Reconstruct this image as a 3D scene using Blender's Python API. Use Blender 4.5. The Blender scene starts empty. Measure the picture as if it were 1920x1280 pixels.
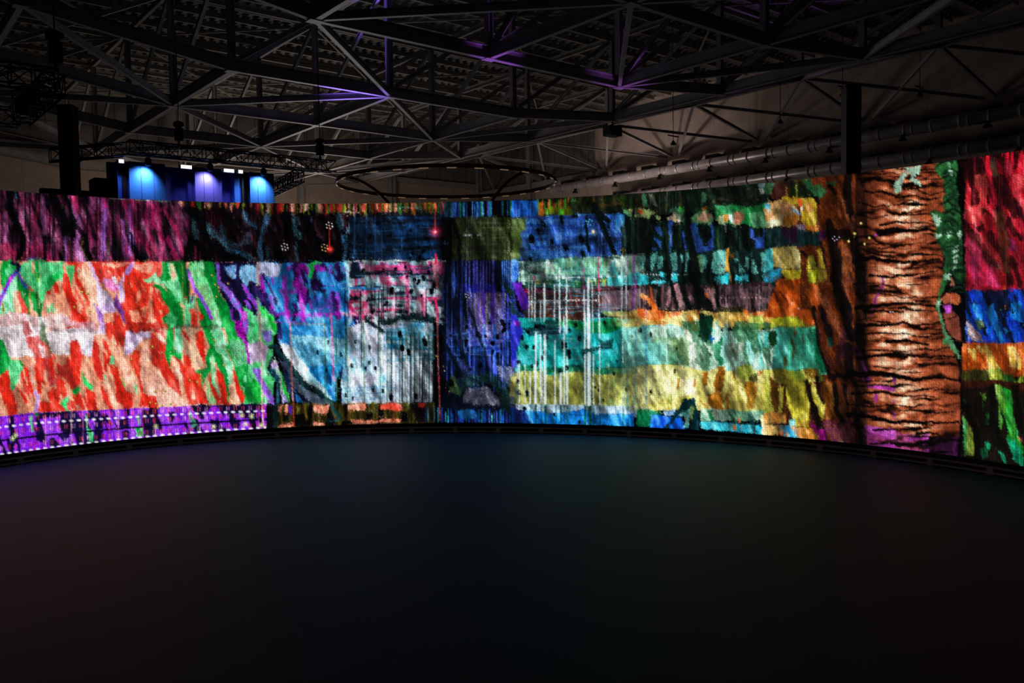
import bpy, bmesh, math, random
import numpy as np
from mathutils import Vector, Matrix

# ------------------------------------------------------------------ camera, world, lights, exposure
SC = bpy.context.scene
COL = SC.collection
CAM_Z = 1.802
cam_data = bpy.data.cameras.new('camera')
cam_data.sensor_width = 36.0
cam_data.lens = 28.915
cam_data.clip_end = 300
cam = bpy.data.objects.new('camera', cam_data)
COL.objects.link(cam)
_p, _r = -0.050458, -0.016077
_f = Vector((0, math.cos(_p), math.sin(_p))); _u = Vector((0, -math.sin(_p), math.cos(_p))); _x = Vector((1, 0, 0))
_R = _x * math.cos(_r) + _u * math.sin(_r); _U = _u * math.cos(_r) - _x * math.sin(_r)
cam.matrix_world = Matrix(((_R.x, _U.x, -_f.x, 0), (_R.y, _U.y, -_f.y, 0), (_R.z, _U.z, -_f.z, CAM_Z), (0, 0, 0, 1)))
SC.camera = cam
SC.view_settings.view_transform = 'Standard'
SC.view_settings.look = 'None'
SC.view_settings.gamma = 1
SC.view_settings.use_curve_mapping = False
SC.view_settings.exposure = 0.0
world = bpy.data.worlds.new('world')
SC.world = world
world.use_nodes = True
world.node_tree.nodes['Background'].inputs[0].default_value = (0.9, 0.82, 0.78, 1)
world.node_tree.nodes['Background'].inputs[1].default_value = 0.0045

# the hall's axes: its grid of roof trusses stands at an angle to the view
TH = 0.686416
UX = Vector((math.cos(TH), math.sin(TH), 0)); VX = Vector((-math.sin(TH), math.cos(TH), 0))
ORG = Vector((-6.823, 29.798, 0)); MA, MB_ = 7.841, 7.932
def G(i, j, z): return ORG + UX * (MA * i) + VX * (MB_ * j) + Vector((0, 0, z))
def aim(o, target):
    o.rotation_euler = (Vector(target) - o.location).to_track_quat('-Z', 'Y').to_euler()
def lamp(kind, name, loc, energy, color, target=None, **kw):
    d = bpy.data.lights.new(name, kind); d.energy = energy; d.color = color
    for k, v in kw.items(): setattr(d, k, v)
    o = bpy.data.objects.new(name, d); COL.objects.link(o); o.location = loc
    if target is not None: aim(o, target)
    return o
# unseen fill lamps added behind the LED wall to brighten walls, duct and roof
lamp('AREA', 'fill_light', G(1.4, 3.4, 4.0), 480, (1.0, 0.80, 0.66), G(1.6, 5.2, 8.0), size=5.0)
lamp('AREA', 'fill_light', G(3.7, 2.6, 4.8), 190, (1.0, 0.76, 0.70), G(4.9, 2.5, 10.0), size=2.0)
lamp('AREA', 'fill_light', G(2.3, 4.5, 3.0), 760, (1.0, 0.90, 0.85), G(1.6, 1.6, 13.0), size=6.0)
lamp('AREA', 'fill_light', G(1.0, 1.4, 3.2), 110, (0.86, 0.88, 1.0), G(0.6, -0.4, 14.0), size=7.0)
lamp('SPOT', 'fill_light', G(3.7, 2.3, 5.2), 1500, (1.0, 0.84, 0.80), G(4.72, 2.15, CAM_Z + 9.4), spot_size=math.radians(75), spot_blend=1.0, shadow_soft_size=0.4)
# violet uplights on the roof steel
V1, V2 = (0.24, 0.12, 1.0), (0.46, 0.12, 1.0)
lamp('SPOT', 'uplight', G(0.62, 1.08, 3.0), 15000, V1, G(0.74, 1.08, 11.8), spot_size=math.radians(28), spot_blend=0.9, shadow_soft_size=0.15)
lamp('SPOT', 'uplight', G(1.2, -0.3, 3.0), 3000, V2, G(1.05, -0.02, 11.8), spot_size=math.radians(20), spot_blend=0.95, shadow_soft_size=0.15)
lamp('SPOT', 'uplight', G(2.4, -0.4, 3.0), 1900, (0.54, 0.16, 0.95), G(2.0, 0.0, 11.8), spot_size=math.radians(24), spot_blend=0.95, shadow_soft_size=0.15)
lamp('SPOT', 'uplight', G(3.3, 0.3, 3.0), 1100, V2, G(3.4, -0.2, 14.8), spot_size=math.radians(34), spot_blend=0.95, shadow_soft_size=0.15)
lamp('SPOT', 'uplight', G(0.0, 0.6, 3.0), 2600, V1, G(0.1, 0.1, 11.8), spot_size=math.radians(44), spot_blend=0.95, shadow_soft_size=0.15)

# ------------------------------------------------------------------ helpers
def mat(name, color, rough=0.7, metal=0.0, noise=0.0, scale=6.0, emit=None, power=0.0, bump=0.0, spec=0.5):
    m = bpy.data.materials.new(name); m.use_nodes = True
    nt = m.node_tree; b = nt.nodes['Principled BSDF']
    b.inputs['Roughness'].default_value = rough; b.inputs['Metallic'].default_value = metal
    b.inputs['Specular IOR Level'].default_value = spec
    tc = nt.nodes.new('ShaderNodeTexCoord'); nz = nt.nodes.new('ShaderNodeTexNoise')
    nz.inputs['Scale'].default_value = scale; nz.inputs['Detail'].default_value = 6
    nt.links.new(tc.outputs['Object'], nz.inputs['Vector'])
    rp = nt.nodes.new('ShaderNodeValToRGB')
    k = max(noise, 0.04)
    rp.color_ramp.elements[0].position = .3; rp.color_ramp.elements[1].position = .7
    rp.color_ramp.elements[0].color = (*[c * (1 - k) for c in color], 1); rp.color_ramp.elements[1].color = (*[min(1, c * (1 + k)) for c in color], 1)
    nt.links.new(nz.outputs['Fac'], rp.inputs['Fac']); nt.links.new(rp.outputs['Color'], b.inputs['Base Color'])
    if bump:
        bp = nt.nodes.new('ShaderNodeBump'); bp.inputs['Strength'].default_value = bump; bp.inputs['Distance'].default_value = 0.01
        nt.links.new(nz.outputs['Fac'], bp.inputs['Height']); nt.links.new(bp.outputs['Normal'], b.inputs['Normal'])
    if emit:
        b.inputs['Emission Color'].default_value = (*emit, 1); b.inputs['Emission Strength'].default_value = power
    return m

def panelled(name, color, line, w, h, gap=0.03, rough=0.8):
    """Sheet cladding: panels w by h metres with thin joints, laid in the wall's own plane (object x along, z up)."""
    m = mat(name, color, rough, noise=.12, scale=1.4)
    nt = m.node_tree; b = nt.nodes['Principled BSDF']
    tc = nt.nodes.new('ShaderNodeTexCoord'); sp = nt.nodes.new('ShaderNodeSeparateXYZ'); nt.links.new(tc.outputs['Object'], sp.inputs[0])
    outs = []
    for ax, size in (('X', w), ('Z', h)):
        md = nt.nodes.new('ShaderNodeMath'); md.operation = 'PINGPONG'; md.inputs[1].default_value = size / 2
        nt.links.new(sp.outputs[ax], md.inputs[0])
        lt = nt.nodes.new('ShaderNodeMath'); lt.operation = 'LESS_THAN'; lt.inputs[1].default_value = gap
        nt.links.new(md.outputs[0], lt.inputs[0]); outs.append(lt)
    mx = nt.nodes.new('ShaderNodeMath'); mx.operation = 'MAXIMUM'
    nt.links.new(outs[0].outputs[0], mx.inputs[0]); nt.links.new(outs[1].outputs[0], mx.inputs[1])
    mix = nt.nodes.new('ShaderNodeMix'); mix.data_type = 'RGBA'
    nt.links.new(mx.outputs[0], mix.inputs['Factor'])
    src = b.inputs['Base Color'].links[0].from_socket
    nt.links.new(src, mix.inputs['A']); mix.inputs['B'].default_value = (*line, 1)
    nt.links.new(mix.outputs['Result'], b.inputs['Base Color'])
    return m

class MB:
    """Collects shapes and links them as one mesh object."""
    def __init__(s): s.v = []; s.f = []
    def quadbox(s, o, a, b, c):
        n = len(s.v)
        for k in range(8): s.v.append(o + a * (k & 1) + b * ((k >> 1) & 1) + c * ((k >> 2) & 1))
        s.f += [tuple(n + q for q in f) for f in ((0, 2, 3, 1), (4, 5, 7, 6), (0, 1, 5, 4), (2, 6, 7, 3), (0, 4, 6, 2), (1, 3, 7, 5))]
        return s
    def bar(s, p, q, w, h, up=Vector((0, 0, 1))):
        """A bar of section w by h from p to q; h is measured along up."""
        p = Vector(p); q = Vector(q); d = (q - p).normalized()
        x = d.cross(up)
        if x.length < 1e-4: x = d.cross(UX)
        x.normalize(); y = x.cross(d).normalized()
        return s.quadbox(p - x * w / 2 - y * h / 2, q - p, x * w, y * h)
    def ibeam(s, p, q, w, h, t=0.03):
        """A rolled I section: two flanges and a web."""
        p = Vector(p); q = Vector(q); d = (q - p).normalized()
        x = d.cross(Vector((0, 0, 1)))
        if x.length < 1e-4: x = d.cross(UX)
        x.normalize(); y = x.cross(d).normalized()
        for o in (-h / 2, h / 2 - t): s.quadbox(p - x * w / 2 + y * o, q - p, x * w, y * t)
        return s.quadbox(p - x * t / 2 - y * (h / 2 - t), q - p, x * t, y * (h - 2 * t))
    def tube(s, pts, r, n=10, cap=True, closed=False):
        pts = [Vector(p) for p in pts]; b0 = len(s.v); m = len(pts); ref = None
        for k, p in enumerate(pts):
            a = pts[(k - 1) % m] if closed or k else pts[0]; b = pts[(k + 1) % m] if closed or k < m - 1 else pts[-1]
            d = (b - a).normalized()
            if ref is None: ref = d.orthogonal().normalized()
            x = (ref - d * ref.dot(d)).normalized(); ref = x; y = d.cross(x)
            rr = r[k] if isinstance(r, (list, tuple)) else r
            for i in range(n): s.v.append(p + (x * math.cos(2 * math.pi * i / n) + y * math.sin(2 * math.pi * i / n)) * rr)
        for k in range(m if closed else m - 1):
            for i in range(n):
                a = b0 + k * n; b = b0 + ((k + 1) % m) * n
                s.f.append((a + i, a + (i + 1) % n, b + (i + 1) % n, b + i))
        if cap and not closed: s.f += [tuple(b0 + i for i in reversed(range(n))), tuple(b0 + (m - 1) * n + i for i in range(n))]
        return s
    def lathe(s, base, prof, n=16, axis=Vector((0, 0, 1))):
        axis = Vector(axis).normalized(); base = Vector(base)
        return s.tube([base + axis * z for r, z in prof], [r for r, z in prof], n)
    def build(s, name, m, parent=None, smooth=False, bevel=0.0):
        pw = parent.matrix_world if parent else Matrix()
        me = bpy.data.meshes.new(name)
        inv = Matrix.Translation(-Vector(parent['_base'])) if parent is not None and '_base' in parent else Matrix()
        me.from_pydata([inv @ v for v in s.v], [], s.f); me.update()
        if smooth:
            for p in me.polygons: p.use_smooth = True
        me.materials.append(m)
        o = bpy.data.objects.new(name, me); COL.objects.link(o)
        if parent: o.parent = parent
        if bevel:
            b = o.modifiers.new('bevel', 'BEVEL'); b.width = bevel; b.segments = 2; b.limit_method = 'ANGLE'
        return o
def thing(name, label, cat, base=(0, 0, 0), group=None):
    o = bpy.data.objects.new(name, None); COL.objects.link(o); o.location = base
    o['_base'] = [float(c) for c in base]; o['label'] = label; o['category'] = cat
    o.empty_display_size = .2
    if group: o['group'] = group
    return o
def tag(o, label, cat, group=None):
    o['label'] = label; o['category'] = cat
    if group: o['group'] = group
    return o
def structure(o): o['kind'] = 'structure'; return o
def ordinal(n): return ['first', 'second', 'third', 'fourth', 'fifth', 'sixth', 'seventh', 'eighth', 'ninth', 'tenth', 'eleventh', 'twelfth', 'thirteenth', 'fourteenth', 'fifteenth', 'sixteenth', 'seventeenth', 'eighteenth', 'nineteenth', 'twentieth', 'twenty-first', 'twenty-second', 'twenty-third', 'twenty-fourth', 'twenty-fifth', 'twenty-sixth', 'twenty-seventh', 'twenty-eighth', 'twenty-ninth', 'thirtieth'][n]

M = dict(
    steel=mat('painted_steel', (.36, .34, .33), .55, noise=.18, scale=1.5),
    thin=mat('purlin_steel', (.34, .32, .28), .6, noise=.18, scale=1.5),
    deck=mat('roof_deck', (.20, .19, .17), .8, noise=.2, scale=.7),
    plaster=panelled('wall_plaster', (.50, .40, .33), (.34, .27, .22), 3.2, 60, .02),
    clad=panelled('wall_cladding', (.20, .185, .165), (.09, .085, .08), 1.6, 2.6, .05),
    rib=panelled('ribbed_cladding', (.16, .15, .14), (.06, .06, .06), .9, 80, .04),
    carpet=None,
    black=mat('matt_black', (.012, .012, .013), .6, noise=.2, scale=4),
    blackm=mat('black_metal', (.02, .02, .021), .45, metal=.6, noise=.2, scale=5),
    rail=mat('dark_rail', (.34, .31, .29), .5, metal=.1, noise=.25, scale=3),
    duct=mat('galvanised_duct', (.66, .60, .58), .34, metal=.35, noise=.22, scale=1.2),
    panel=mat('booth_fabric', (.045, .20, .66), .75, noise=.08, scale=2),
    violet=mat('booth_violet', (.15, .14, .56), .75, noise=.08, scale=2),
    deep=mat('booth_recess', (.10, .10, .42), .8, noise=.1, scale=2),
    white=mat('lamp_white', (.7, .7, .68), .4, noise=.05),
    bronze=mat('bronze_tube', (.62, .36, .19), .5, metal=.1, noise=.3, scale=2),
)

# ------------------------------------------------------------------ the hall
def carpet():
    m = mat('dark_carpet', (.024, .076, .132), .66, noise=.14, scale=1.1, bump=.12, spec=.16)
    nt = m.node_tree; b = nt.nodes['Principled BSDF']
    tc = nt.nodes.new('ShaderNodeTexCoord'); mp = nt.nodes.new('ShaderNodeMapping'); mp.inputs['Rotation'].default_value = (0, 0, .62)
    nt.links.new(tc.outputs['Object'], mp.inputs[0]); sp = nt.nodes.new('ShaderNodeSeparateXYZ'); nt.links.new(mp.outputs[0], sp.inputs[0])
    md = nt.nodes.new('ShaderNodeMath'); md.operation = 'PINGPONG'; md.inputs[1].default_value = 1.5; nt.links.new(sp.outputs['Y'], md.inputs[0])
    lt = nt.nodes.new('ShaderNodeMath'); lt.operation = 'LESS_THAN'; lt.inputs[1].default_value = .007; nt.links.new(md.outputs[0], lt.inputs[0])
    mix = nt.nodes.new('ShaderNodeMix'); mix.data_type = 'RGBA'
    nt.links.new(lt.outputs[0], mix.inputs['Factor']); nt.links.new(b.inputs['Base Color'].links[0].from_socket, mix.inputs['A']); mix.inputs['B'].default_value = (.02, .02, .022, 1)
    nt.links.new(mix.outputs['Result'], b.inputs['Base Color'])
    return m
M['carpet'] = carpet()
structure(MB().quadbox(G(-3.2, -5.5, -.2), UX * MA * 8.4, VX * MB_ * 11, Vector((0, 0, .2))).build('floor', M['carpet']))

JB, IR = 5.28, 4.98                          # the back and the right wall on the truss grid
Z_TOP = CAM_Z + 16.6
def wall(name, p, q, z0, z1, m, t=.3):
    """A wall from p to q, its own x along it and its front face on the line pq."""
    o = Vector((p.x, p.y, 0)); d = Vector((q.x - p.x, q.y - p.y, 0)); L = d.length; d.normalize()
    n = Vector((-d.y, d.x, 0))
    b = MB(); b.quadbox(Vector((0, 0, z0)), Vector((L, 0, 0)), Vector((0, t, 0)), Vector((0, 0, z1 - z0)))
    w = b.build(name, m); w.location = o; w.rotation_euler = (0, 0, math.atan2(d.y, d.x)); return structure(w)
ZS = CAM_Z + 11.8
wall('wall_back', G(-3.2, JB, 0), G(IR, JB, 0), 0, ZS, M['plaster'])
wall('wall_back_upper', G(-3.2, JB, 0), G(IR, JB, 0), ZS, Z_TOP, M['clad'], .26)
wall('wall_right', G(IR, 3.13, 0), G(IR, -3.6, 0), 0, Z_TOP, M['plaster'])
wall('wall_right_far', G(IR, JB, 0), G(IR, 3.13, 0), 0, CAM_Z + 11.0, M['plaster'])
wall('wall_right_upper', G(IR, JB, 0), G(IR, 3.13, 0), CAM_Z + 11.0, Z_TOP, M['rib'], .26)
structure(MB().bar(G(-3.2, JB - .03, ZS), G(IR, JB - .03, ZS), .3, .5).build('trim_1', M['steel']))
structure(MB().bar(G(IR - .03, JB, CAM_Z + 11.0), G(IR - .03, 3.13, CAM_Z + 11.0), .3, .5).build('trim_2', M['steel']))
for k, (i, j) in enumerate([(1.2, JB - .05), (2.4, JB - .05), (3.6, JB - .05), (IR - .05, JB - .05), (IR - .05, 4.2)]):
    structure(MB().ibeam(G(i, j, 0), G(i, j, Z_TOP - .3), .5, .5, .05).build('trim_%d' % (k + 3), M['steel']))
# roof deck: folded sheet with its ribs across the purlins
dk = MB(); per = .62; n0 = int(-3.2 * MA / per); n1 = int((IR + .1) * MA / per)
for k in range(n0, n1):
    prof = [(0, .12), (.2, .12), (.28, 0), (.54, 0), (.62, .12)]
    for (a, za), (b, zb) in zip(prof, prof[1:]):
        i = len(dk.v)
        for ss, zz in ((a, za), (b, zb)):
            for j in (-3.6, JB + .05): dk.v.append(ORG + UX * (k * per + ss) + VX * (MB_ * j) + Vector((0, 0, Z_TOP - .2 + zz)))
        dk.f.append((i, i + 1, i + 3, i + 2))
ceiling = structure(dk.build('ceiling', M['deck']))
Z_TC = CAM_Z + 15.7
pj = [-3.4 + .225 * k for k in range(39)]
for j in pj:
    MB().ibeam(G(-3.1, j, Z_TOP - .36), G(IR - .05, j, Z_TOP - .36), .14, .3, .025).build('purlin', M['thin'], ceiling)

# ------------------------------------------------------------------ roof trusses
ZB = {-3: 13.4, -2: 12.6, -1: 11.1, 0: 10.0, 1: 10.0, 2: 10.0, 3: 10.78, 4: 12.75}
def zb(i): return CAM_Z + ZB[i]
JS = list(range(-3, 6)); IS = list(range(-2, 5))
def jn(j): return min(j, JB - .06)
cross_names = {-3: 'nearest the camera', -2: 'second nearest the camera', -1: 'crossing the very top', 0: 'through the top violet joint', 1: 'through the brightest violet joint', 2: 'just behind the brightest violet joint', 3: 'above the blue booth', 4: 'last before the back wall', 5: 'against the back wall'}
OFF = .003
for j in JS:
    y = jn(j)
    t = thing('roof_truss', 'grey roof truss running down to the right, ' + cross_names[j], 'roof truss', G(0, y, zb(0)), 'trusses running down to the right')
    b = MB()
    for i in IS[:-1]: b.ibeam(G(i, y, zb(i) + .27), G(i + 1, y, zb(i + 1) + .27), .21, .54)
    b.build('bottom_chord', M['steel'], t)
    MB().ibeam(G(IS[0], y, Z_TC), G(IS[-1], y, Z_TC), .18, .3).build('top_chord', M['thin'], t)
    for i in IS: MB().ibeam(G(i, y, zb(i) + .55), G(i, y, Z_TC - .15), .28, .28).build('post', M['steel'], t)
    for i in IS[:-1]:
        MB().ibeam(G(i + .04, y, zb(i) + .6), G(i + .97, y, Z_TC - .2), .15, .22).build('web_diagonal', M['steel'], t)
    for i in IS: MB().bar(G(i - .035, y, zb(i) - .012), G(i + .035, y, zb(i) - .012), .42, .02).build('joint_plate', M['steel'], t)
    # strut down to the right wall
    if j in (-1, 0, 1, 2, 3, 4):
        for dj in (0, -.93, .93): MB().ibeam(G(4.03, y + .03 * dj, zb(4) + .1), G(IR - .03, min(y + dj, JB - .1), CAM_Z + 11.3), .16, .2).build('wall_strut', M['steel'], t)
along_names = {-2: 'at the far left over the black rig', -1: 'at the left, rising', 0: 'left of centre', 1: 'through the bright violet joint', 2: 'right of the violet joints', 3: 'second nearest the right wall', 4: 'nearest the right wall'}
for i in IS:
    t = thing('roof_truss', 'grey roof truss running down to the left, ' + along_names[i], 'roof truss', G(i, 0, zb(i)), 'trusses running down to the left')
    bays = [j for j in JS[:-1] if not (j == 0 and i < 3)]      # the roof joint: no lower chord in this bay
    for run in ([bays] if 0 in bays else [[j for j in bays if j < 0], [j for j in bays if j > 0]]):
        b = MB()
        for j in run: b.ibeam(G(i, j, zb(i) + .272), G(i, jn(j + 1), zb(i) + .272), .215, .54)
        b.build('bottom_chord', M['steel'], t)
    MB().ibeam(G(i, JS[0], Z_TC + .01), G(i, JB - .02, Z_TC + .01), .18, .3).build('top_chord', M['thin'], t)
    for j in bays:
        MB().ibeam(G(i, j + .96, zb(i) + .6), G(i, j + .03, Z_TC - .2), .15, .22).build('web_diagonal', M['steel'], t)
br = []
for j in JS[:-1]:
    for i in IS[:-1]:
        a, b = ((i, j), (i + 1, j + 1)) if (i + j) % 2 == 0 else ((i + 1, j), (i, j + 1))
        if j == 0 and 0 != i < 3: continue
        br.append((a, b))
def px(p):
    d = p - Vector((0, 0, CAM_Z)); w = d.dot(_f)
    return (w, 960 + 1542.1 * d.dot(_R) / w, 640 - 1542.1 * d.dot(_U) / w)
vis = []
for a, b in br:
    A_, B_ = G(a[0], a[1], zb(a[0])), G(b[0], jn(b[1]), zb(b[0]))
    q = px((A_ + B_) / 2)
    if q[0] > 2 and -60 < q[1] < 1980 and -60 < q[2] < 400: vis.append((q[0], A_, B_, q))
vis.sort(key=lambda v: v[0])
rows = {}
for v in vis: rows.setdefault(int(v[0] // 11), []).append(v)
dist = ['nearest', 'second nearest', 'third nearest', 'middle', 'fifth', 'sixth', 'farthest', 'very farthest']
for ri, key in enumerate(sorted(rows)):
    for k, (w_, A_, B_, q) in enumerate(sorted(rows[key], key=lambda v: v[3][1])):
        d = (B_ - A_).normalized()
        o = MB().ibeam(A_ + d * .2 + Vector((0, 0, .16)), B_ - d * .2 + Vector((0, 0, .16)), .17, .3).build('roof_brace', M['steel'])
        tag(o, 'slanting grey roof brace between truss joints, %s from the left in the %s row' % (ordinal(k), dist[min(ri, 7)]), 'roof brace', 'flat roof braces between truss joints')
# thin braces in the upper plane
for j in range(-1, 5):
    for i in range(-2, 4):
        a, b = (G(i, j, Z_TC), G(i + 1, jn(j + 1), Z_TC)) if (i + j) % 2 else (G(i + 1, j, Z_TC), G(i, jn(j + 1), Z_TC))
        q = px((a + b) / 2)
        if -60 < q[1] < 1980 and -40 < q[2] < 330:
            rows.setdefault('up', []).append((q[1], a, b))
for k, (x_, a, b) in enumerate(sorted(rows.get('up', []), key=lambda v: v[0])):
    tag(MB().bar(a - Vector((0, 0, .22)), b - Vector((0, 0, .22)), .09, .09).build('roof_tie', M['thin']), 'thin pale tie bar high under the roof deck, %s from the left' % ordinal(min(k, 29)), 'tie bar', 'thin ties under the roof deck')

# ------------------------------------------------------------------ ducts along the right wall
def duct(zr, j0, j1, label, r=.36, i=4.72):
    t = thing('air_duct', label, 'air duct', G(i, j0, zr), 'round ducts along the right wall')
    MB().tube([G(i, j0, zr), G(i, j1, zr)], r, 24).build('duct_tube', M['duct'], t, smooth=True)
    j = j0; k = 0; d_ = .40
    while j > j1 + .05:
        MB().tube([G(i, j, zr), G(i, j - .008, zr)], r + .05, 24).build('flange_ring', M['duct'], t)
        if k % 2 == 0:
            MB().tube([G(i, j - .06, zr), G(i, j - .066, zr)], r + .035, 24).build('flange_ring', M['duct'], t)
            MB().quadbox(G(i + .03, j - .10, zr + r * .75), UX * 1.5, VX * -1.1, Vector((0, 0, .42))).build('bracket', M['black'], t)
        if k % 3 == 1:
            MB().lathe(G(i - .04, j - .2, zr - r - .3), [(.26, 0), (.22, .08), (.12, .2), (.12, .34)], 14).build('nozzle', M['blackm'], t)
        j -= .2; k += 1
    return t
duct(CAM_Z + 9.9, 3.55, -2.6, 'long round galvanised duct, the upper of two along the right wall')
duct(CAM_Z + 8.25, 2.75, -2.6, 'long round galvanised duct, the lower one just above the LED wall')
# hanging rods with sensors in front of the right wall
for x, y0, y1, lab in [(1463, 160, 228, 'thin hanging rod with a small cone end, left of the right black tower'), (1262, 208, 268, 'thin hanging rod with a small cone end, under the black speaker box'), (1580, 126, 176, 'thin hanging rod with a small cone end, just above the right black tower'), (1725, 106, 176, 'thin hanging rod, rightmost, high against the right wall')]:
    Y = 46.0; f = lambda xx, yy: Vector((0, 0, CAM_Z)) + (_f + _R * ((xx - 960) / 1542.1) + _U * ((640 - yy) / 1542.1)) * Y
    p, q = f(x, y0), f(x, y1); q.x, q.y = p.x, p.y
    t = thing('hanging_sensor', lab, 'sensor', q, 'sensors hanging by the right wall')
    MB().tube([q, Vector((q.x, q.y, Z_TOP - .3))], .02, 6).build('rod', M['black'], t)
    MB().lathe(q - Vector((0, 0, .1)), [(.15, 0), (.17, .06), (.04, .25)], 12).build('cone', M['blackm'], t)
    MB().bar(q + UX * .45 + Vector((0, 0, .4)), q - UX * .45 + Vector((0, 0, .4)), .06, .06).build('crossbar', M['blackm'], t)
b = G(3.0, 1.0, 0)
t = thing('speaker_box', 'small black speaker box hanging under the right-hand roof truss', 'speaker', (b.x, b.y, zb(3) - .9))
MB().quadbox(Vector((b.x, b.y, zb(3) - .9)) - UX * .5 - VX * .35, UX * 1.0, VX * .7, Vector((0, 0, .6))).build('cabinet', M['black'], t, bevel=.03)
MB().tube([(b.x, b.y, zb(3) - .3), (b.x, b.y, zb(3) + .02)], .05, 8).build('hanger', M['blackm'], t)

# ------------------------------------------------------------------ black lighting rig, hoists, booth
def box_truss(p, q, s, name, label, group, r=.028, m=None, step=None, hang=None):
    """A square lattice truss: four chords, zigzag lacing on every side."""
    p = Vector(p); q = Vector(q); d = (q - p); L = d.length; d.normalize()
    x = d.cross(Vector((0, 0, 1))).normalized() * s / 2; z = Vector((0, 0, s / 2)); m = m or M['blackm']
    t = thing(name, label, 'lighting truss', p, group)
    for a, c in ((1, 1), (1, -1), (-1, -1), (-1, 1)): MB().tube([p + x * a + z * c, q + x * a + z * c], r, 8).build('chord', m, t, smooth=True)
    n = max(2, int(L / (step or s))); b = MB()
    cs = [(1, 1), (1, -1), (-1, -1), (-1, 1)]
    for f in range(4):
        (a1, c1), (a2, c2) = cs[f], cs[(f + 1) % 4]
        for k in range(n):
            u0 = p + d * (L * k / n); u1 = p + d * (L * (k + 1) / n)
            A_, B_ = u0 + x * a1 + z * c1, u1 + x * a2 + z * c2
            if k % 2: A_, B_ = u0 + x * a2 + z * c2, u1 + x * a1 + z * c1
            b.tube([A_, B_], r * .6, 6); b.tube([u0 + x * a1 + z * c1, u0 + x * a2 + z * c2], r * .6, 6)
    b.build('lacing', m, t)
    return t
def hoist(p, ztop, label, group, s=1.0):
    p = Vector(p)
    t = thing('chain_hoist', label, 'hoist', p, group)
    MB().quadbox(p - UX * .22 * s - VX * .2 * s, UX * .44 * s, VX * .4 * s, Vector((0, 0, .75 * s))).build('motor', M['black'], t, bevel=.04)
    MB().lathe(p + Vector((0, 0, .75 * s)), [(.12 * s, 0), (.3 * s, .08 * s), (.3 * s, .3 * s), (.1 * s, .4 * s)], 14).build('chain_bag', M['black'], t)
    MB().tube([p + Vector((0, 0, 1.1 * s)), Vector((p.x, p.y, ztop))], .02, 6).build('chain', M['blackm'], t)
    MB().tube([p, p - Vector((0, 0, .22 * s))], .04, 6).build('hook', M['blackm'], t)
    return t
def at_height(x, y, z):
    d = _f + _R * ((x - 960) / 1542.1) + _U * ((640 - y) / 1542.1)
    return Vector((0, 0, CAM_Z)) + d * (z / d.z)
P1 = at_height(106, 152, 6.0); P2 = at_height(34, 222, 6.0)
box_truss(P1, P1 - UX * 7.0, .52, 'lighting_truss', 'black lattice lighting truss at the far left, the higher one running out of the picture', 'black rig at the far left', .03)
box_truss(P1 + VX * .32, P2 - VX * .32, .52, 'lighting_truss', 'black lattice truss slanting down to the left from the rig corner, edges catching orange light', 'black rig at the far left', .03)
box_truss(P2, P2 - UX * 7.0, .52, 'lighting_truss', 'black lattice lighting truss at the far left, the lower one behind the slanting truss', 'black rig at the far left', .03)
hoist(P1 + Vector((0, 0, .47)), zb(-1), 'black chain hoist over the corner of the rig at the far left', 'chain hoists', .75)
for k, a in enumerate((.8, 2.4, 4.2)):
    q = P1 - UX * a if k < 2 else P2 - UX * 1.6
    t = thing('stage_light', 'black stage light at the far left, %s' % ('nearer the rig corner on the higher truss', 'farther from the corner on the higher truss', 'alone under the lower truss')[k], 'stage light', q, 'stage lights on the far left rig')
    MB().lathe(q - Vector((0, 0, .95)), [(.16, 0), (.2, .1), (.2, .35), (.1, .45)], 14).build('head', M['black'], t, smooth=True)
    MB().tube([q - Vector((0, 0, .6)) - UX * .24, q - Vector((0, 0, .40)) - UX * .24, q - Vector((0, 0, .325)), q - Vector((0, 0, .40)) + UX * .24, q - Vector((0, 0, .6)) + UX * .24], .022, 6).build('yoke', M['blackm'], t)

B0 = Vector((-13.75, 29.6, 0)); BN = -VX                      # the booth front faces the camera side
def bp(s, n, z): return B0 + UX * s + BN * n + Vector((0, 0, z))
ZBT = CAM_Z + 5.14
booth = thing('exhibition_booth', 'tall blue exhibition booth wall behind the LED wall, three lit panels between dark recesses', 'booth', B0)
def slab(name, s0, s1, n0, n1, z1, m): return MB().quadbox(bp(s0, n0, 0), UX * (s1 - s0), BN * (n1 - n0), Vector((0, 0, z1))).build(name, m, booth)
slab('back_wall', -.45, 5.75, -.5, -.3, ZBT, M['deep'])
A0, A1, B1_, B2_, C0, C1 = .12, 1.36, 2.42, 3.42, 4.52, 5.5
for nm, s0, s1, m in (('lit_panel', A0, A1, M['panel']), ('lit_panel', B1_, B2_, M['violet']), ('lit_panel', C0, C1, M['panel'])):
    o = slab(nm, s0, s1, -.3, .25, ZBT, m)
    for q in (s0 + (s1 - s0) * .33, s0 + (s1 - s0) * .67):
        MB().quadbox(bp(q - .012, .25, 0), UX * .024, BN * .012, Vector((0, 0, ZBT))).build('joint_strip', M['deep'], booth)
slab('side_strip', -.22, -.09, -.3, .05, ZBT, M['panel']); slab('side_strip', 3.98, 4.24, -.3, .05, ZBT, M['panel'])
slab('dark_post', -.09, .1, -.3, .1, ZBT, M['black']); slab('dark_post', 4.26, 4.5, -.3, .1, ZBT, M['black']); slab('dark_post', 2.24, 2.40, -.3, .02, ZBT, M['deep'])
slab('dark_drape', -2.6, -.28, -.5, -.1, ZBT - 1.1, M['black'])
spots = [((A0 + A1) / 2 - .1, (.42, .70, 1.0), 'left', 200), ((B1_ + B2_) / 2 - .08, (.60, .58, 1.0), 'middle', 150), ((C0 + C1) / 2 - .1, (.50, .78, 1.0), 'right', 200)]
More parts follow.
